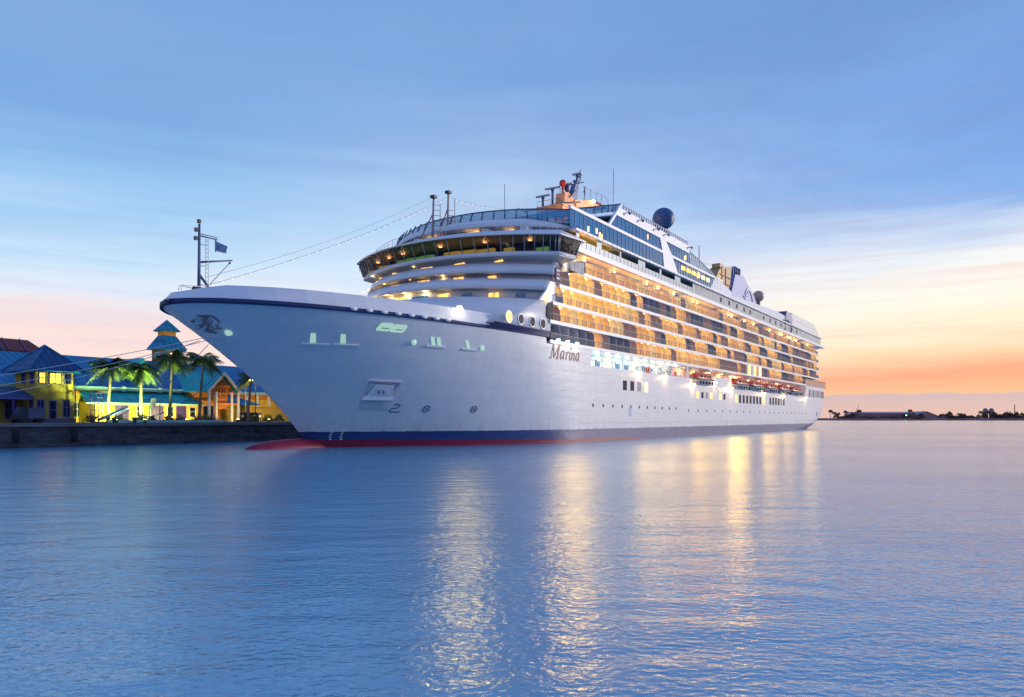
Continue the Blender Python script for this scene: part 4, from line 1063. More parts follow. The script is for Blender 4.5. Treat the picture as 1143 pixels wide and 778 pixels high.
    b = MB(); b.tube([(3.3, 0, 20.1), (5.2, 0, 20.1)], .07, 5); b.tube([(5.0, 0, 20.1), (5.0, 0, 18.9)], .05, 5); b.tube([(3.3, -.0, 20.3), (5.2, 0, 20.3)], .04, 4); b.build('mast_platform', M['mastblue'], fm)
    b = MB(); b.tube([(3.2, 0, 17.6), (6.9, 0, 18.4)], .12, 6, r2=.07); b.ball((6.6, 0, 18.1), .13, 6, 5); b.build('mast_boom', M['mastblue'], fm)
    b = MB(); b.tube([(3.2, 0, 16.5), (5.6, 0, 13.95)], .12, 6); b.tube([(6.6, 0, 18.1), (4.4, 0, 15.7)], .035, 4); b.tube([(3.2, 0, 15.2), (4.6, 0, 15.1)], .08, 5); b.build('mast_stay', M['mastblue'], fm)
    for z, x in ((20.6, 2.95), (19.8, 2.9), (21.45, 3.25)):
        b = MB(); b.box((x-.15, -.14, z-.17), (x+.10, .14, z+.18)); b.build('mast_light', M['darkmetal'], fm)
    b = MB(); b.ball((2.75, -.1, 15.0), (.35, .25, .3), 8, 6); b.build('ship_bell', M['darkmetal'], fm)
    b = MB(); b.box((2.6, -.8, 14), (4.2, .8, 14.7)); b.build('mast_base', M['white'], fm)
    b = MB(); b.tube([(1.2, .2, 14.7), (1.3, .2, 15.15), (3.2, .8, 15.2)], .04, 5); b.tube([(1.2, -.2, 14.7), (1.3, -.2, 15.15), (3.2, -.8, 15.2)], .04, 5); b.build('bow_rail', M['railwhite'], fm)
masts()

# ------------------------------------------------------------------ things that hang on the ship
def flag():
    b = MB(); r = []
    for i in range(9):
        s = i/8; r.append([(5.05+1.25*s, .10*sin(5*s+j), 20.0-.35*s-(1.05-.4*s)*j/4) for j in range(5)])
    b.loft(r, smooth=True); o = b.build('flag', M['flagblue'], base=(5.05, 0, 19)); tag(o, 'small blue flag flying from the foremast at the bow', 'flag')
flag()
def catenary(a, c, sag, n=24):
    a, c = Vector(a), Vector(c)
    return [a.lerp(c, i/n)-Vector((0, 0, sag*4*(i/n)*(1-i/n))) for i in range(n+1)]
def festoon(a, c, sag, nb, label):
    t = thing('string_of_lights', label, 'string lights', a, 'festoon lights over the ship')
    pts = catenary(a, c, sag, 40)
    b = MB(); b.tube(pts, .022, 4); b.build('cable', M['steel'], t)
    for k in range(nb):
        s = (k+.5)/nb*40; i = int(s); p = pts[i].lerp(pts[i+1], s-i)-Vector((0, 0, .1))
        b = MB(); b.ball(p, .065, 6, 4); b.build('bulb', M['bulb'], t)
festoon((4.2, 0, 15.6), (41.6, 0, 33.1), .75, 34, 'string of pinkish bulbs climbing from the foremast to the taller signal pole')
festoon((41.6, 0, 33.1), (72, 1.5, 38.8), .9, 22, 'string of pinkish bulbs from the taller signal pole back to the orange mast')
for a, c, l_ in (((4.2, 0, 16.4), (38.4, 0, 32.4), 'thin plain cable slung above the string of lights at the bow'),):
    b = MB(); b.tube(catenary(a, c, .8), .016, 4); o = b.build('stay_cable', M['steel'], base=a); tag(o, l_, 'cable')
b = MB(); b.tube(catenary((92, -12, 34.5), (141, -5, 40.4), 1.0), .05, 4); o = b.build('stay_cable', pmat('cable_pink', (.6, .3, .28), .6), base=(92, -12, 34)); tag(o, 'thin pinkish cable running from the upper deck back to the funnel', 'cable')

def ropes():
    R_ = [((4.7, -2.5, 11.0), (-28, 25.2, 3.0), .9, 'rope', 'upper pale mooring rope from the lit fairlead on the bow to the left'),
          ((4.9, -2.5, 10.9), (-24, 25.2, 3.0), 1.3, 'rope', 'pale mooring rope from the lit fairlead on the bow, just under the upper one'),
          ((4.4, 1.6, 10.4), (-26, 25.2, 3.0), 2.2, 'rope', 'lowest pale mooring rope running from the far side of the bow to the left'),
          ((6.2, 2.8, 10.2), (9.5, 25.2, 3.0), .9, 'ropeblue', 'blue mooring rope slanting down from the bow past the second palm'),
          ((9.5, 4.8, 8.2), (12, 25.2, 3.0), 1.4, 'ropeblue', 'lower blue mooring rope slanting down in front of the teal awning roof')]
    for a, c, sag, m_, l_ in R_:
        b = MB(); b.tube(catenary(a, c, sag), .032 if m_ == 'rope' else .036, 5); o = b.build('mooring_rope', M[m_], base=a); tag(o, l_, 'rope', 'mooring ropes of the ship')
ropes()
ZO = 0.0

# ================================================================== THE TERMINAL ON THE QUAY
G = 2.6
def hip(b, x0, x1, y0, y1, z0, ax0, ax1, ay, z1, t=.16):
    """hip or pyramid roof, with eave thickness"""
    e = [(x0,y0,z0),(x1,y0,z0),(x1,y1,z0),(x0,y1,z0)]; r0, r1 = (ax0,ay,z1), (ax1,ay,z1)
    b.prism([(p[0],p[1],p[2]-t) for p in e], (0,0,t))
    b.poly([e[0],e[1],r1,r0]); b.poly([e[2],e[3],r0,r1]); b.poly([e[1],e[2],r1]); b.poly([e[3],e[0],r0])
def framed(parent, x0, x1, y, z0, z1, glass='winddark', frame='trimblue', bars=1, name='window', face='y', cross=True):
    """a window or door on a wall facing the quay (face y) or on a wall facing left (face x)"""
    def bx(b, a0, a1, d0, d1, c0, c1):
        if face == 'y': b.box((a0, y+d0, c0), (a1, y+d1, c1))
        else: b.box((y+d0, a0, c0), (y+d1, a1, c1))
    b = MB(); w_ = .11
    bx(b, x0-w_, x0, -.08, .05, z0-w_, z1+w_); bx(b, x1, x1+w_, -.08, .05, z0-w_, z1+w_); bx(b, x0, x1, -.08, .05, z1, z1+w_); bx(b, x0, x1, -.1, .05, z0-w_, z0)
    for k in range(1, bars+1): xm = x0+(x1-x0)*k/(bars+1); bx(b, xm-.04, xm+.04, -.06, .03, z0, z1)
    if cross: zm = (z0*.45+z1*.55); bx(b, x0, x1, -.055, .03, zm-.04, zm+.04)
    f = b.build(name, M[frame], parent)
    b = MB(); bx(b, x0, x1, -.03, -.012, z0, z1); b.build('pane' if name != 'door' else 'door_panel', M[glass], f)
    return f

def gatehouse():
    t = thing('gatehouse', 'dark ochre two storey gatehouse with a pyramid roof and glowing upper windows', 'gatehouse', (8.1, 38.5, G))
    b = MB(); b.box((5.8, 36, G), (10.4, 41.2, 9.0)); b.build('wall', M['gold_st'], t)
    b = MB(); b.box((5.74, 35.94, G), (10.46, 41.26, G+.55)); b.build('plinth', M['greymetal'], t)
    b = MB(); hip(b, 4.7, 11.5, 34.9, 42.3, 9.1, 8.1, 8.1, 38.6, 12.4); r = b.build('roof', M['roofdark'], t)
    b = MB()
    for p in ((4.7,34.9),(11.5,34.9),(4.7,42.3),(11.5,42.3)): b.tube([(p[0],p[1],9.13),(8.1,38.6,12.45)], .09, 5)
    b.tube([(4.7,34.9,9.0),(11.5,34.9,9.0)], .1, 5); b.tube([(4.7,34.9,9.0),(4.7,42.3,9.0)], .1, 5); b.build('roof_ridge', M['roofblue'], r)
    framed(t, 6.25, 6.85, 36, 7.55, 8.75, 'cab1'); framed(t, 7.45, 8.75, 36, 7.55, 8.75, 'cab1'); framed(t, 9.3, 9.95, 36, 7.6, 8.75)
    framed(t, 6.0, 6.7, 36, 3.4, 5.4); framed(t, 9.1, 9.8, 36, 3.4, 5.45); framed(t, 7.45, 8.15, 36, G+.25, 5.3, 'winddark', 'trimblue', 0, 'door')
    framed(t, 36.5, 37.2, 5.8, 7.55, 8.75, face='x'); framed(t, 36.6, 37.3, 5.8, 3.6, 5.4, face='x'); framed(t, 38.6, 39.3, 5.8, 7.55, 8.75, face='x')
    b = MB(); b.tube([(10.5, 35.9, G), (10.5, 35.9, 9.0)], .07, 6); b.build('downpipe', M['doorblue'], t)
gatehouse()

def side_porch():
    t = thing('porch_building', 'low dark porch building with a slate blue roof at the left edge', 'porch', (0, 40, G))
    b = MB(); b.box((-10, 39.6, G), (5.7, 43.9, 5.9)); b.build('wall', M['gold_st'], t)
    b = MB(); b.prism([(-10, 36.4, 5.7), (5.75, 36.4, 5.7), (5.75, 39.9, 6.8), (-10, 39.9, 6.8)], (0, 0, .15)); b.build('roof', M['roofdark'], t)
    b = MB(); b.box((-10, 36.3, 5.45), (5.7, 36.45, 5.72)); b.build('fascia', M['trimblue'], t)
    for x in (3.6, .4, -3):
        b = MB(); b.box((x-.14, 36.6, G), (x+.14, 36.9, 5.5)); b.build('post', M['doorblue'], t)
    framed(t, 4.0, 5.2, 39.6, 3.2, 5.2, bars=2); framed(t, 1.2, 2.4, 39.6, 3.2, 5.2, bars=2); framed(t, -2.0, -.4, 39.6, 3.2, 5.2, bars=2)
side_porch()

def red_hall():
    t = thing('hall', 'tall maroon roofed hall behind the blue roofs at the left edge', 'hall', (5, 75, G))
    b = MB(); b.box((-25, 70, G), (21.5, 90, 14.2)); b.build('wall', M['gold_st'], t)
    b = MB(); b.prism([(-26, 69.4, 14.0), (23.4, 69.4, 14.0), (21.6, 72, 16.1), (-26, 72, 16.3)], (0, 20, 0)); b.build('roof', M['redroof'], t)
    for x in (16.6, 17.6, 20.2): 
        b = MB(); b.prism([(x, 69.35, 14.02), (x, 71.95, 16.2), (x, 71.95, 16.32), (x, 69.3, 14.16)], (.1, 0, 0)); b.build('roof_rib', M['trimblue'], t)
red_hall()

def terminal():
    t = thing('terminal_building', 'long yellow cruise terminal with blue metal roofs and a teal awning', 'terminal', (30, 44, G))
    b = MB(); b.box((-12, 44, G), (36.0, 63, 7.5)); b.build('wall', M['yellow'], t)
    b = MB(); b.box((36.0, 44, G), (66, 63, 7.4)); b.build('wall', M['yellow'], t)
    b = MB(); b.box((35.9, 43.93, 6.35), (66, 44.05, 7.1)); b.box((35.9, 43.9, 4.9), (66, 44.05, 5.05)); b.box((13, 43.93, 6.7), (35.9, 44.05, 7.15)); b.build('orange_band', M['orange_st'], t)
    b = MB(); b.poly([(-13, 43.1, 7.55), (36, 43.1, 7.55), (36, 54, 12.6), (-13, 54, 12.6)]); b.poly([(-13, 54, 12.6), (36, 54, 12.6), (36, 64, 7.5), (-13, 64, 7.5)])
    b.poly([(36, 43.1, 7.55), (67, 43.1, 7.55), (60, 54, 12.6), (36, 54, 12.6)]); b.poly([(36, 54, 12.6), (60, 54, 12.6), (67, 64, 7.5), (36, 64, 7.5)]); b.poly([(67, 43.1, 7.55), (67, 64, 7.5), (60, 54, 12.6)])
    b.build('main_roof', M['roofblue'], t)
    b = MB(); b.box((-13, 43.0, 7.15), (66, 43.25, 7.6)); b.box((-13, 43.2, 7.2), (66, 44.0, 7.28)); b.build('eave_fascia', M['trimaqua'], t)
    b = MB(); b.prism([(26, 49, 10.2), (29.4, 49, 10.2), (27.7, 49, 12.6)], (0, 5, 0)); b.build('roof_dormer', M['roofteal'], t)
    # annex with the teal awning roof
    b = MB(); b.box((15.2, 40, G), (31.0, 44, 5.45)); ax = b.build('annex_wall', M['yellow'], t)
    b = MB(); b.prism([(13.6, 39.2, 5.2), (31.6, 39.2, 5.2), (31.6, 44.0, 6.95), (15.2, 44.0, 6.95)], (0, 0, .14)); b.build('awning_roof', M['roofteal'], t)
    b = MB(); b.box((13.6, 39.1, 5.05), (31.6, 39.25, 5.32)); b.build('awning_fascia', M['trimaqua'], t)
    for x0, x1 in ((18.1, 19.9), (23.1, 25.2), (27.4, 28.9)): framed(t, x0, x1, 40, G+.1, 4.9, 'doorblue', 'trimblue', 2, 'door', cross=False)
    for x0 in (21.2, 25.9, 29.6): framed(t, x0, x0+.9, 40, 3.4, 4.8, 'winddark', 'trimwhite', 0)
    for x in (21.0, 26.6, 31.2, 35.0):
        b = MB(); b.box((x-.25, 42.8, 7.0), (x+.25, 43.0, 7.75)); b.build('eave_lamp', M['trimaqua'], t)
    # gabled entrance
    b = MB(); b.prism([(30.4, 36.8, 7.25), (33.5, 36.8, 10.35), (36.6, 36.8, 7.25), (36.3, 36.8, 7.1), (33.5, 36.8, 9.85), (30.7, 36.8, 7.1)], (0, .35, 0)); ga = b.build('entrance_gable', M['trimwhite'], t)
    b = MB(); b.prism([(30.35, 36.9, 7.2), (33.5, 36.9, 10.38), (33.5, 50, 10.38), (30.35, 50, 7.2)], (0, 0, .14)); b.prism([(33.5, 36.9, 10.38), (36.65, 36.9, 7.2), (36.65, 50, 7.2), (33.5, 50, 10.38)], (0, 0, .14)); b.build('gable_roof', M['rooftealy'], t)
    b = MB(); b.prism([(31, 37.6, 7.0), (33.5, 37.6, 9.6), (36, 37.6, 7.0)], (0, .1, 0)); b.box((32.6, 37.45, 4.6), (34.4, 37.6, 8.4)); b.build('gable_infill', M['timber'], ga)
    b = MB()
    for d in (-1.1, -.55, 0, .55, 1.1): b.tube([(33.5+d*.4, 37.3, 8.6), (33.5+d*1.3, 37.3, 6.3)], .08, 4)
    b.box((31.4, 37.2, 6.9), (35.6, 37.4, 7.1)); b.box((32.2, 37.2, 8.0), (34.8, 37.4, 8.15)); b.build('gable_truss', M['orange_st'], ga)
    for x in (30.9, 32.1, 34.9, 36.1):
        b = MB(); b.box((x-.16, 36.95, G), (x+.16, 37.25, 7.2)); b.build('entrance_post', M['trimwhite'], t)
    b = MB(); b.box((30.9, 37.05, 5.2), (36.1, 37.2, 5.5)); b.build('entrance_beam', M['orange_st'], t)
    b = MB(); b.box((31.1, 41, G), (36.0, 44, 7.4)); b.build('entrance_wall', M['orange_st'], t)
    framed(t, 32.7, 34.3, 41, G+.05, 5.0, 'winddark', 'trimblue', 1, 'door', cross=False)
    # side porch right of the entrance
    b = MB(); b.box((36.2, 40.6, G), (41.3, 44, 5.6)); b.build('side_wall', M['yellow'], t)
    b = MB(); b.prism([(36.3, 39.6, 5.3), (42.4, 39.6, 5.3), (39.6, 44, 7.0), (36.3, 44, 7.0)], (0, 0, .14)); b.build('side_roof', M['roofblue'], t)
    for x in (43.0, 45.2, 47.6): 
        b = MB(); b.box((x-.2, 43.7, 5.2), (x+.2, 44, 7.0)); b.build('pilaster', M['trimwhite'], t)
    # lattice beside the gatehouse
    for x0 in (12.5, 14.2): framed(t, x0, x0+1.0, 44, 3.4, 5.3, 'winddark', 'trimwhite', 3)
    # roof tower
    tx, ty = 34.9, 54.0
    b = MB(); b.box((tx-1.65, ty-1.65, 10), (tx+1.65, ty+1.65, 14.8)); tw = b.build('tower', pmat('tower_ochre', (.34, .20, .08), .8, var=.2), t)
    framed(tw, tx-.9, tx-.1, ty-1.65, 13.1, 14.0, 'cab3', 'trimwhite', 1)
    framed(tw, ty-.6, ty+.4, tx-1.65, 13.1, 14.0, 'winddark', 'trimwhite', 1, face='x')
    def sq(h): return [(tx-h, ty-h), (tx+h, ty-h), (tx+h, ty+h), (tx-h, ty+h)]
    b = MB(); b.prism([(x, y, 14.55) for x, y in sq(2.25)], (0,0,.18)); b.loft([[(x, y, 14.73) for x, y in sq(2.25)], [(x, y, 16.9) for x, y in sq(1.05)]], closed=True); b.build('tower_roof', M['roofblue'], tw)
    b = MB(); b.box((tx-1.0, ty-1.0, 16.7), (tx+1.0, ty+1.0, 17.7)); b.build('tower_neck', M['orange_st'], tw)
    b = MB(); hip(b, tx-1.5, tx+1.5, ty-1.5, ty+1.5, 17.8, tx, tx, ty, 19.7); b.build('tower_cap', M['roofblue'], tw)
    return t
terminal()

def lamp_post(x, y, h, label, on=False):
    t = thing('street_lamp', label, 'lamp post', (x, y, G), 'lamp posts on the quay')
    b = MB(); b.tube([(x, y, G), (x, y, G+h)], .07, 6); b.build('pole', M['darkmetal'], t)
    b = MB(); b.tube([(x, y, G+h-.05), (x-.9, y-.3, G+h+.15)], .05, 5); b.build('arm', M['darkmetal'], t)
    b = MB(); b.box((x-1.3, y-.45, G+h+.08), (x-.8, y-.15, G+h+.26)); f = b.build('lamp_head', M['lamporange'] if on else M['greymetal'], t)
    if on: lamp(f, (x-1.05, y-.3, G+h-.2), 250, (1, .55, .2), .2)
lamp_post(36.9, 34, 6.3, 'dark lamp post with a glowing orange head near the bow', True)
lamp_post(20.9, 34, 3.0, 'short dark lamp post in front of the violet double doors')
def flagpole():
    t = thing('flagpole', 'thin pale flagpole between the entrance gable and the bow', 'flagpole', (37.8, 37.5, G))
    b = MB(); b.tube([(37.8, 37.5, G), (37.8, 37.5, 10)], .06, 6, r2=.04); b.build('pole', M['trimwhite'], t)
    b = MB(); b.ball((37.8, 37.5, 10.05), .12, 8, 6); b.build('finial', M['gold'], t)
flagpole()
def banner():
    t = thing('banner_stand', 'small white banner on a post before the long awning', 'banner', (21.1, 36.5, G))
    b = MB(); b.tube([(21.1, 36.5, G), (21.1, 36.5, 5.7)], .05, 5); b.build('post', M['trimaqua'], t)
    b = MB(); b.box((21.2, 36.47, 4.7), (21.85, 36.53, 5.9)); b.build('banner_cloth', M['trimwhite'], t)
banner()
def flood(x, y, col, power, label, aim):
    t = thing('ground_floodlight', label, 'floodlight', (x, y, G), 'floodlights at the foot of the palms')
    b = MB(); b.box((x-.2, y-.15, G), (x+.2, y+.15, G+.12)); b.build('base_plate', M['darkmetal'], t)
    b = MB(); b.box((x-.22, y-.1, G+.12), (x+.22, y+.14, G+.4)); hd = b.build('lamp_housing', M['darkmetal'], t)
    b = MB(); b.box((x-.18, y-.06, G+.4), (x+.18, y+.1, G+.43)); b.build('lamp_lens', emat('flood_lens', col, 15), hd)
    lamp(hd, (x, y, G+.6), power, col, .15, 'SPOT', aim, 120)
flood(13.0, 31.0, (.75, 1, .25), 7000, 'yellow green floodlight lighting the leftmost palm', (.02, .35, .9))
flood(16.9, 31.0, (.80, 1, .27), 6000, 'yellow green floodlight lighting the second palm', (.02, .35, .9))
flood(14.6, 35.2, (.85, 1, .20), 3000, 'added yellow green floodlight washing the wall by the gatehouse', (.0, 1, .25))  # wall floods added at ground level in place of the eave lamps
flood(19.5, 35.4, (1, .92, .22), 2000, 'added yellow floodlight washing the wall under the awning', (.1, 1, .2))
flood(26.0, 35.4, (1, .82, .20), 2000, 'added amber floodlight washing the wall beside the dark palms', (.1, 1, .2))
flood(34.0, 34.4, (1, .72, .22), 420, 'added amber floodlight washing the entrance gable', (.05, .8, .6))
flood(40.5, 35.2, (1, .66, .16), 3000, 'added orange floodlight washing the wall nearest the bow', (.25, 1, .3))

# ------------------------------------------------------------------ palms and shrubs
def palm(x, y, h, lean, r, seed, label, nf=30):
    rnd = random.Random(seed)
    t = thing('palm_tree', label, 'palm tree', (x, y, G), 'palms in front of the terminal')
    b = MB(); pts = [(x+lean*(s**1.6), y+.2*sin(2*s+seed), G-.1+(h+.1)*s) for s in [i/10 for i in range(11)]]
    b.tube(pts, .24, 9, r2=.13); b.build('trunk', M['trunk'], t)
    top = Vector(pts[-1]); b = MB()
    for k in range(nf):
        a = 2*pi*k/nf*2.4+rnd.uniform(-.25, .25); up = rnd.uniform(-.25, 1.0); L_ = r*rnd.uniform(.85, 1.12)
        d = Vector((cos(a), sin(a), 0)); n = 9; sp = []
        for i in range(n+1):
            s = i/n; rad = L_*(s*cos(up*.9)*.98); z = L_*(s*sin(max(up, -.1))-(.62+.35*(1-up))*s*s*.75)
            sp.append(top+d*rad+Vector((0, 0, z)))
        sd = Vector((-sin(a), cos(a), 0))
        for i in range(1, n+1):
            p0, p1 = sp[i-1], sp[i]; ax = (p1-p0).normalized()
            q = sd*.025; b.face([b.vert(v) for v in (p0+q, p1+q, p1-q, p0-q)])
            for j in range(3):
                p = p0.lerp(p1, j/3); s = (i-1+j/3)/n; w_ = L_*.40*(sin(pi*min(1, .12+s*.9)))*rnd.uniform(.8, 1.15)
                for sg in (-1, 1):
                    tip = p+sd*sg*w_*.75+ax*w_*.55+Vector((0, 0, -w_*rnd.uniform(.25, .75)))
                    wd = ax*.085
                    b.face([b.vert(v) for v in (p-wd, p+wd, tip+wd*.3)])
    b.build('crown', M['frond'], t)
    b = MB()
    for k in range(5): a = k*1.3; b.ball(top+Vector((.22*cos(a), .22*sin(a), -.22)), .14, 6, 5)
    b.build('coconuts', M['timber'], t)
palm(13.2, 33, 7.3, .35, 3.1, 1, 'leftmost palm, its fronds lit yellow green from below')
palm(17.6, 33, 7.2, -.1, 2.85, 2, 'second palm from the left, lit yellow green, before the lit wall')
palm(21.7, 33, 8.9, .35, 3.1, 3, 'tall dark palm standing before the roof tower')
palm(26.2, 33, 9.1, .8, 3.2, 4, 'tall curved palm just left of the entrance gable')
palm(34.6, 33, 6.9, .9, 2.6, 5, 'short leaning palm close to the bow of the ship')
palm(24.2, 47.0, 8.3, .5, 2.6, 6, 'dark palm half hidden behind the roof ridge by the tower', 16)

def shrub(x, y, r, h, seed, label):
    rnd = random.Random(seed); t = thing('shrub', label, 'shrub', (x, y, G), 'shrubs along the foot of the terminal')
    b = MB()
    for k in range(4): a = rnd.uniform(0, 6.3); b.tube([(x, y, G), (x+.5*r*cos(a), y+.5*r*sin(a), G+h*.6)], .03, 4)
    b.build('stem', M['trunk'], t); b = MB()
    for k in range(300):
        a, q, v = rnd.uniform(0, 6.3), sqrt(rnd.random()), rnd.random()
        c = Vector((x+r*q*cos(a)*(1-.4*v), y+r*q*sin(a)*(1-.4*v), G+h*(.1+.9*v)*(1-.3*q*q)*(.75+.45*sin(a*2.3+seed)*q+.15*rnd.random())))
        d = Vector((rnd.uniform(-1,1), rnd.uniform(-1,1), rnd.uniform(-.3,1))).normalized(); s_ = d.orthogonal().normalized()*rnd.uniform(.05,.1)
        L_ = rnd.uniform(.2, .42)
        b.face([b.vert(p) for p in (c, c+d*L_*.5+s_, c+d*L_, c+d*L_*.5-s_)])
    b.build('foliage', M['leaf'], t)
for k, (x, r, h, l_) in enumerate(((12.0,.9,1.2,'dark shrub at the foot of the leftmost palm, on its left'),(15.6,1.0,1.1,'low shrub between the two lit palms'),(19.0,.9,1.0,'low shrub right of the second lit palm'),
        (20.4,.8,.9,'low shrub beside the short lamp post'),(22.9,.9,1.0,'low shrub right of the tall dark palm'),(24.6,1.0,1.1,'shrub halfway between the tall dark palm and the curved palm'),(27.6,.9,1.0,'shrub just right of the curved palm'),
        (29.4,1.0,1.2,'bushy shrub left of the entrance gable'),(37.2,1.0,1.3,'shrub below the lamp post with the orange head'),(40.2,1.0,1.2,'shrub by the orange wall near the bow'),(42.4,1.0,1.3,'bushy shrub nearest to the bow'))):
    shrub(x, 35.0, r, h, 20+k, l_)
def hedge():
    t = thing('planter', 'long low white planter kerb in front of the lit wall', 'planter', (22, 32, G))
    b = MB(); b.box((12.4, 31.8, G), (30, 32.0, G+.32)); b.build('planter_wall', M['trimaqua'], t)
    b = MB(); b.box((12.5, 32.0, G), (29.9, 36, G+.12)); b.build('soil', M['leaf'], t)
hedge()
# dark bins with a pale square on the front
for k, (x, l_) in enumerate(((37.0,'leftmost of the four dark bins by the orange wall'),(38.1,'second from the left of the four dark bins'),(39.2,'third from the left of the four dark bins'),(40.3,'rightmost of the four dark bins near the bow'))):
    t = thing('wheelie_bin', l_, 'bin', (x, 37.6, G), 'dark bins by the orange wall')
    b = MB(); b.loft([[(x-.3,37.3,G),(x+.3,37.3,G),(x+.3,37.9,G),(x-.3,37.9,G)],[(x-.4,37.2,G+1.35),(x+.4,37.2,G+1.35),(x+.4,38,G+1.35),(x-.4,38,G+1.35)]], closed=True); b.build('bin_body', M['darkmetal'], t)
    b = MB(); b.box((x-.44, 37.15, G+1.35), (x+.44, 38.05, G+1.5)); b.build('lid', M['navy'], t)
    b = MB(); b.box((x-.16, 37.14, G+.75), (x+.16, 37.22, G+1.05)); b.build('bin_label', M['trimwhite'], t)
def cart():
    t = thing('service_cart', 'grey boxy service cart parked by the gatehouse', 'cart', (3.4, 33.5, G))
    b = MB(); b.box((3.5, 32.8, G+.55), (5.4, 34.2, G+1.75)); b.build('cargo_box', M['greymetal'], t)
    b = MB(); b.box((2.1, 32.9, G+.5), (3.5, 34.1, G+.95)); b.prism([(2.3, 32.95, G+.95), (3.45, 32.95, G+.95), (3.45, 32.95, G+1.9), (2.75, 32.95, G+1.9)], (0, 1.1, 0)); b.build('cab', M['darkmetal'], t)
    b = MB(); b.box((2.0, 32.85, G+.38), (5.45, 34.15, G+.55)); b.build('chassis', M['darkmetal'], t)
    for x in (2.6, 4.9):
        for y in (32.9, 34.1):
            b = MB(); b.tube([(x, y-.1, G+.3), (x, y+.1, G+.3)], .3, 12); b.build('wheel', M['rubber'], t)
cart()
def scaffold():
    t = thing('gangway_frame', 'blue steel access frame standing right of the gatehouse', 'steel frame', (11.6, 33, G))
    b = MB()
    for x in (11.2, 12.2):
        for y in (32.6, 33.6): b.tube([(x, y, G), (x, y, 6.4)], .06, 5)
    for z in (3.4, 4.2, 5.0, 5.8, 6.35):
        b.tube([(11.2, 32.6, z), (12.2, 32.6, z)], .045, 4); b.tube([(11.2, 33.6, z), (12.2, 33.6, z)], .045, 4); b.tube([(11.2, 32.6, z), (11.2, 33.6, z)], .045, 4); b.tube([(12.2, 32.6, z), (12.2, 33.6, z)], .045, 4)
    b.build('uprights', M['doorblue'], t)
    b = MB(); b.prism([(12.0, 32.5, G+.3), (12.0, 33.7, G+.3), (15.6, 33.7, 4.5), (15.6, 32.5, 4.5)], (0, 0, .12)); b.build('ramp', M['ropeblue'], t)
    b = MB(); b.box((11.7, 33, 6.35), (13.2, 33.5, 6.65)); b.build('lamp_head', M['darkmetal'], t)
scaffold()

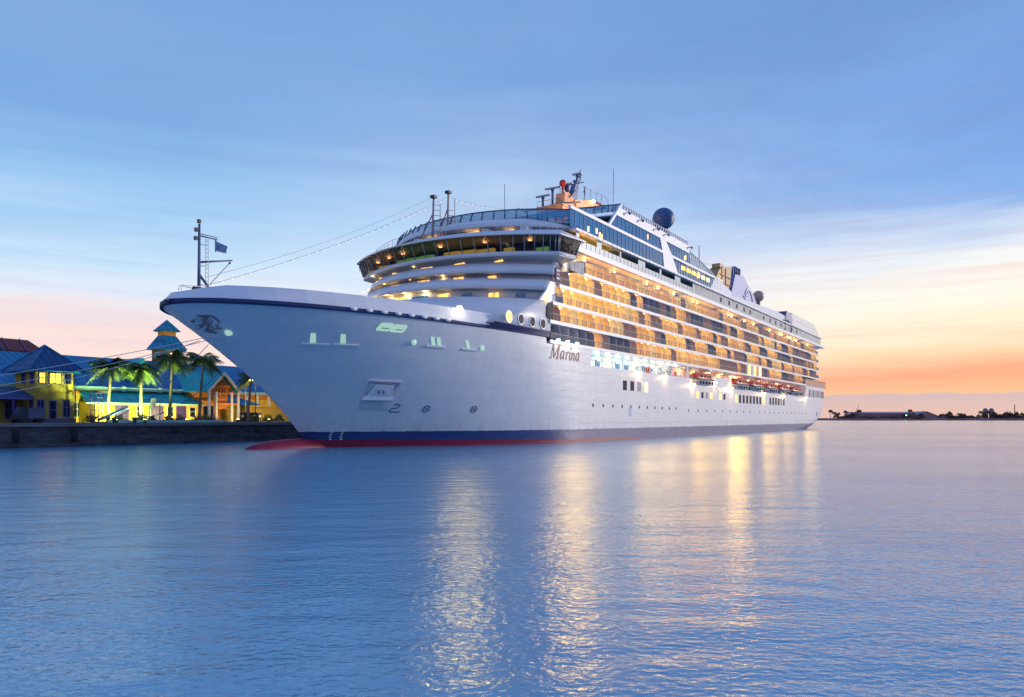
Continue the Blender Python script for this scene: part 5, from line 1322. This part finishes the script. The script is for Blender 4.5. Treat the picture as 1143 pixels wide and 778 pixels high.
# ================================================================== THE FAR SHORE
def P(px, Yd): return (px-571.5)/850*Yd
FS = 1250.0
def far_shore():
    b = MB(); b.prism([(-400, FS, -1), (1500, FS-10, -1), (1500, FS+400, -1), (-400, FS+400, -1)], (0, 0, 2.2)); b.build('far_shore', M['farland'], world=True, kind='structure')
    b = MB(); b.prism([(-400, FS+1, 1.0), (1500, FS-9, 1.0), (1500, FS+1, 3.6), (-400, FS+11, 3.6)], (0, 20, 0)); b.build('far_bank', M['farland'], world=True, kind='structure')
    x0, x1 = P(960, FS), P(1028, FS)
    t = thing('warehouse', 'long low dark warehouse with a pale roof edge on the far shore', 'warehouse', (x0, FS+20, 2), world=True)
    b = MB(); b.box((x0, FS+20, 2), (x1, FS+60, 11.5)); b.build('wall', M['farwall'], t)
    b = MB(); b.prism([(x0-2, FS+18, 11.5), (x1+2, FS+18, 11.5), (x1+2, FS+40, 14.0), (x0-2, FS+40, 14.0)], (0, 22, .5)); b.build('roof', M['farroof'], t)
    for k in range(8): 
        b = MB(); xx = x0+6+k*(x1-x0-12)/7; b.box((xx-3, FS+19.6, 2.5), (xx+3, FS+19.95, 8)); b.build('dock_door', M['farland'], t)
    x0, x1 = P(1034, FS), P(1056, FS)
    t = thing('gabled_shed', 'dark gabled shed right of the long warehouse on the far shore', 'shed', (x0, FS+25, 2), world=True)
    b = MB(); b.prism([(x0, FS+25, 2), (x1, FS+25, 2), (x1, FS+25, 7), ((x0+x1)/2-2, FS+25, 14), (x0, FS+25, 9)], (0, 40, 0)); b.build('wall', M['farwall'], t)
    b = MB(); m = (x0+x1)/2-2; b.prism([(x0-1, FS+24, 9), (m, FS+24, 14.2), (x1+1, FS+24, 6.8), (x1+1, FS+24, 7.6), (m, FS+24, 15), (x0-1, FS+24, 9.8)], (0, 42, 0)); b.build('roof', M['farroof'], t)
    x0, x1 = P(1058, FS), P(1092, FS)
    t = thing('low_shed', 'low flat shed between the gabled shed and the silos', 'shed', (x0, FS+15, 2), world=True)
    b = MB(); b.box((x0, FS+15, 2), (x1, FS+35, 6.5)); b.build('wall', M['farroof'], t)
    b = MB(); b.box((x0-1, FS+14, 6.5), (x1+1, FS+36, 7.4)); b.build('roof', M['farwall'], t)
    for px, l_ in ((1112.5, 'left one of the two pale silos on the far shore'), (1119.5, 'right one of the two pale silos on the far shore')):
        x = P(px, FS); t = thing('silo', l_, 'silo', (x, FS+30, 2), 'silos on the far shore', world=True)
        b = MB(); b.tube([(x, FS+30, 2), (x, FS+30, 18)], 3.7, 14); b.build('silo_wall', M['silo'], t)
        b = MB(); b.tube([(x, FS+30, 18), (x, FS+30, 20.5)], 3.9, 14, r2=1.0); b.build('silo_cap', M['farroof'], t)
    x0 = P(1128, FS); t = thing('block_building', 'dark block building right of the silos', 'building', (x0, FS+25, 2), world=True)
    b = MB(); b.box((x0, FS+25, 2), (x0+14, FS+45, 9.5)); b.build('wall', M['farwall'], t)
    b = MB(); b.box((x0-.6, FS+24.4, 9.5), (x0+14.6, FS+45.6, 10.3)); b.build('roof', M['farland'], t)
    x = P(1141.5, FS); t = thing('lattice_mast', 'slim lattice mast at the right edge of the far shore', 'mast', (x, FS+20, 2), world=True)
    b = MB(); b.tube([(x-.5, FS+20, 2), (x-.3, FS+20, 26)], .35, 4); b.tube([(x+.9, FS+20, 2), (x+.3, FS+20, 26)], .35, 4); b.build('mast_legs', M['silo'], t)
    b = MB()
    for k in range(8): b.tube([(x-.5, FS+20, 4+k*2.6), (x+.8, FS+20, 6+k*2.6)], .2, 4)
    b.build('bracing', M['silo'], t)
    x = P(956, FS); t = thing('crane', 'small crane with a leaning jib left of the long warehouse', 'crane', (x, FS+12, 2), world=True)
    b = MB(); b.box((x-2, FS+10, 2), (x+3, FS+14, 6.5)); b.build('crane_cab', M['farwall'], t)
    b = MB(); b.tube([(x, FS+12, 6), (x+10, FS+12, 26.5)], .55, 5, r2=.3); b.build('jib', M['silo'], t)
    x = P(1013, FS); t = thing('harbour_light', 'green harbour light glowing before the long warehouse', 'harbour light', (x, FS+4, 2), world=True)
    b = MB(); b.tube([(x, FS+4, 1), (x, FS+4, 7.5)], .3, 6); b.build('post', M['silo'], t)
    b = MB(); b.ball((x, FS+4, 8.3), .75, 8, 6); b.build('lamp_head', M['lampgreenfar'], t)
    for px, l_ in ((995, 'tiny dark boat off the warehouse on the far shore'), (1001, 'tiny low boat just right of another one, far across the water')):
        x = P(px, FS-120); t = thing('small_boat', l_, 'boat', (x, FS-120, 0), 'small boats off the far shore', world=True)
        b = MB(); b.loft([[(x-3, FS-121, 0), (x+3.5, FS-121, 0), (x+3.5, FS-119, 0), (x-3, FS-119, 0)], [(x-3.3, FS-121.4, 1.1), (x+5, FS-120, 1.3), (x+5, FS-120, 1.3), (x-3.3, FS-118.6, 1.1)]], closed=True); b.build('boat_hull', M['farwall'], t)
        b = MB(); b.box((x-1.8, FS-120.8, 1.0), (x+1, FS-119.2, 2.3)); b.build('wheelhouse', M['farroof'], t)
    # trees: three kinds, copied along the shore
    def far_tree(kind, seed):
        rnd = random.Random(seed)
        lb = {0: 'round dark tree in the tree line on the far shore', 1: 'low spreading bush in the tree line on the far shore', 2: 'slim taller palm rising from the far tree line'}[kind]
        t = thing('far_tree', lb, 'tree', (0, 0, 0), ('round trees', 'spreading bushes', 'slim palms')[kind]+' on the far shore', world=True)
        h = (8.5, 4.5, 10)[kind]; b = MB(); b.tube([(0,0,-1),(0,0,h*.7)], .4, 6, r2=.25); b.build('trunk', M['farland'], t)
        b = MB(); n = (260, 240, 90)[kind]
        for k in range(n):
            a, q, v = rnd.uniform(0, 6.3), rnd.random()**.5, rnd.random()
            R = (4.6, 7.0, 2.2)[kind]
            if kind == 2: c = Vector((R*q*cos(a), R*q*sin(a), h-2.6*q*q*rnd.random()+rnd.uniform(-.9, .9)))
            else: c = Vector((R*q*cos(a)*(1-.55*v**2), R*q*sin(a)*(1-.55*v**2), h*(.18+.82*v)*(1-.25*q)+sin(a*3+seed)*.6))
            d = Vector((rnd.uniform(-1,1), rnd.uniform(-1,1), rnd.uniform(-1,1))).normalized(); s_ = d.orthogonal().normalized()*rnd.uniform(.35,.7); L_ = rnd.uniform(.8, 1.6)
            b.face([b.vert(p) for p in (c-d*L_, c+s_, c+d*L_, c-s_)])
        b.build('crown', M['farleaf'], t); return t
    protos = [far_tree(0, 1), far_tree(1, 2), far_tree(2, 3)]; used = [0, 0, 0]; rnd = random.Random(11)
    px = 927
    spots = []
    while px < 1143:
        skip = 961 < px < 1008
        kind = rnd.choice((0, 1, 0, 2, 0, 1, 0) if not skip else (1, 1, 1))
        yd = FS+6+rnd.uniform(0, 8) if not (1030 < px < 1058) else FS+70
        spots.append((px, kind, yd, rnd.uniform(.8, 1.45) if not skip else rnd.uniform(.6, .9))); px += rnd.uniform(2.2, 4.6) if not skip else rnd.uniform(5, 9)
    for px, kind, yd, s in spots:
        o = protos[kind] if not used[kind] else dup(protos[kind], (0, 0, 0), protos[kind]['label'])
        used[kind] = 1; o.location = (P(px, yd), yd, 2.6); o.scale = (s, s, s*rnd.uniform(.8, 1.1)); o.rotation_euler = (0, 0, rnd.uniform(0, 6))
far_shore()
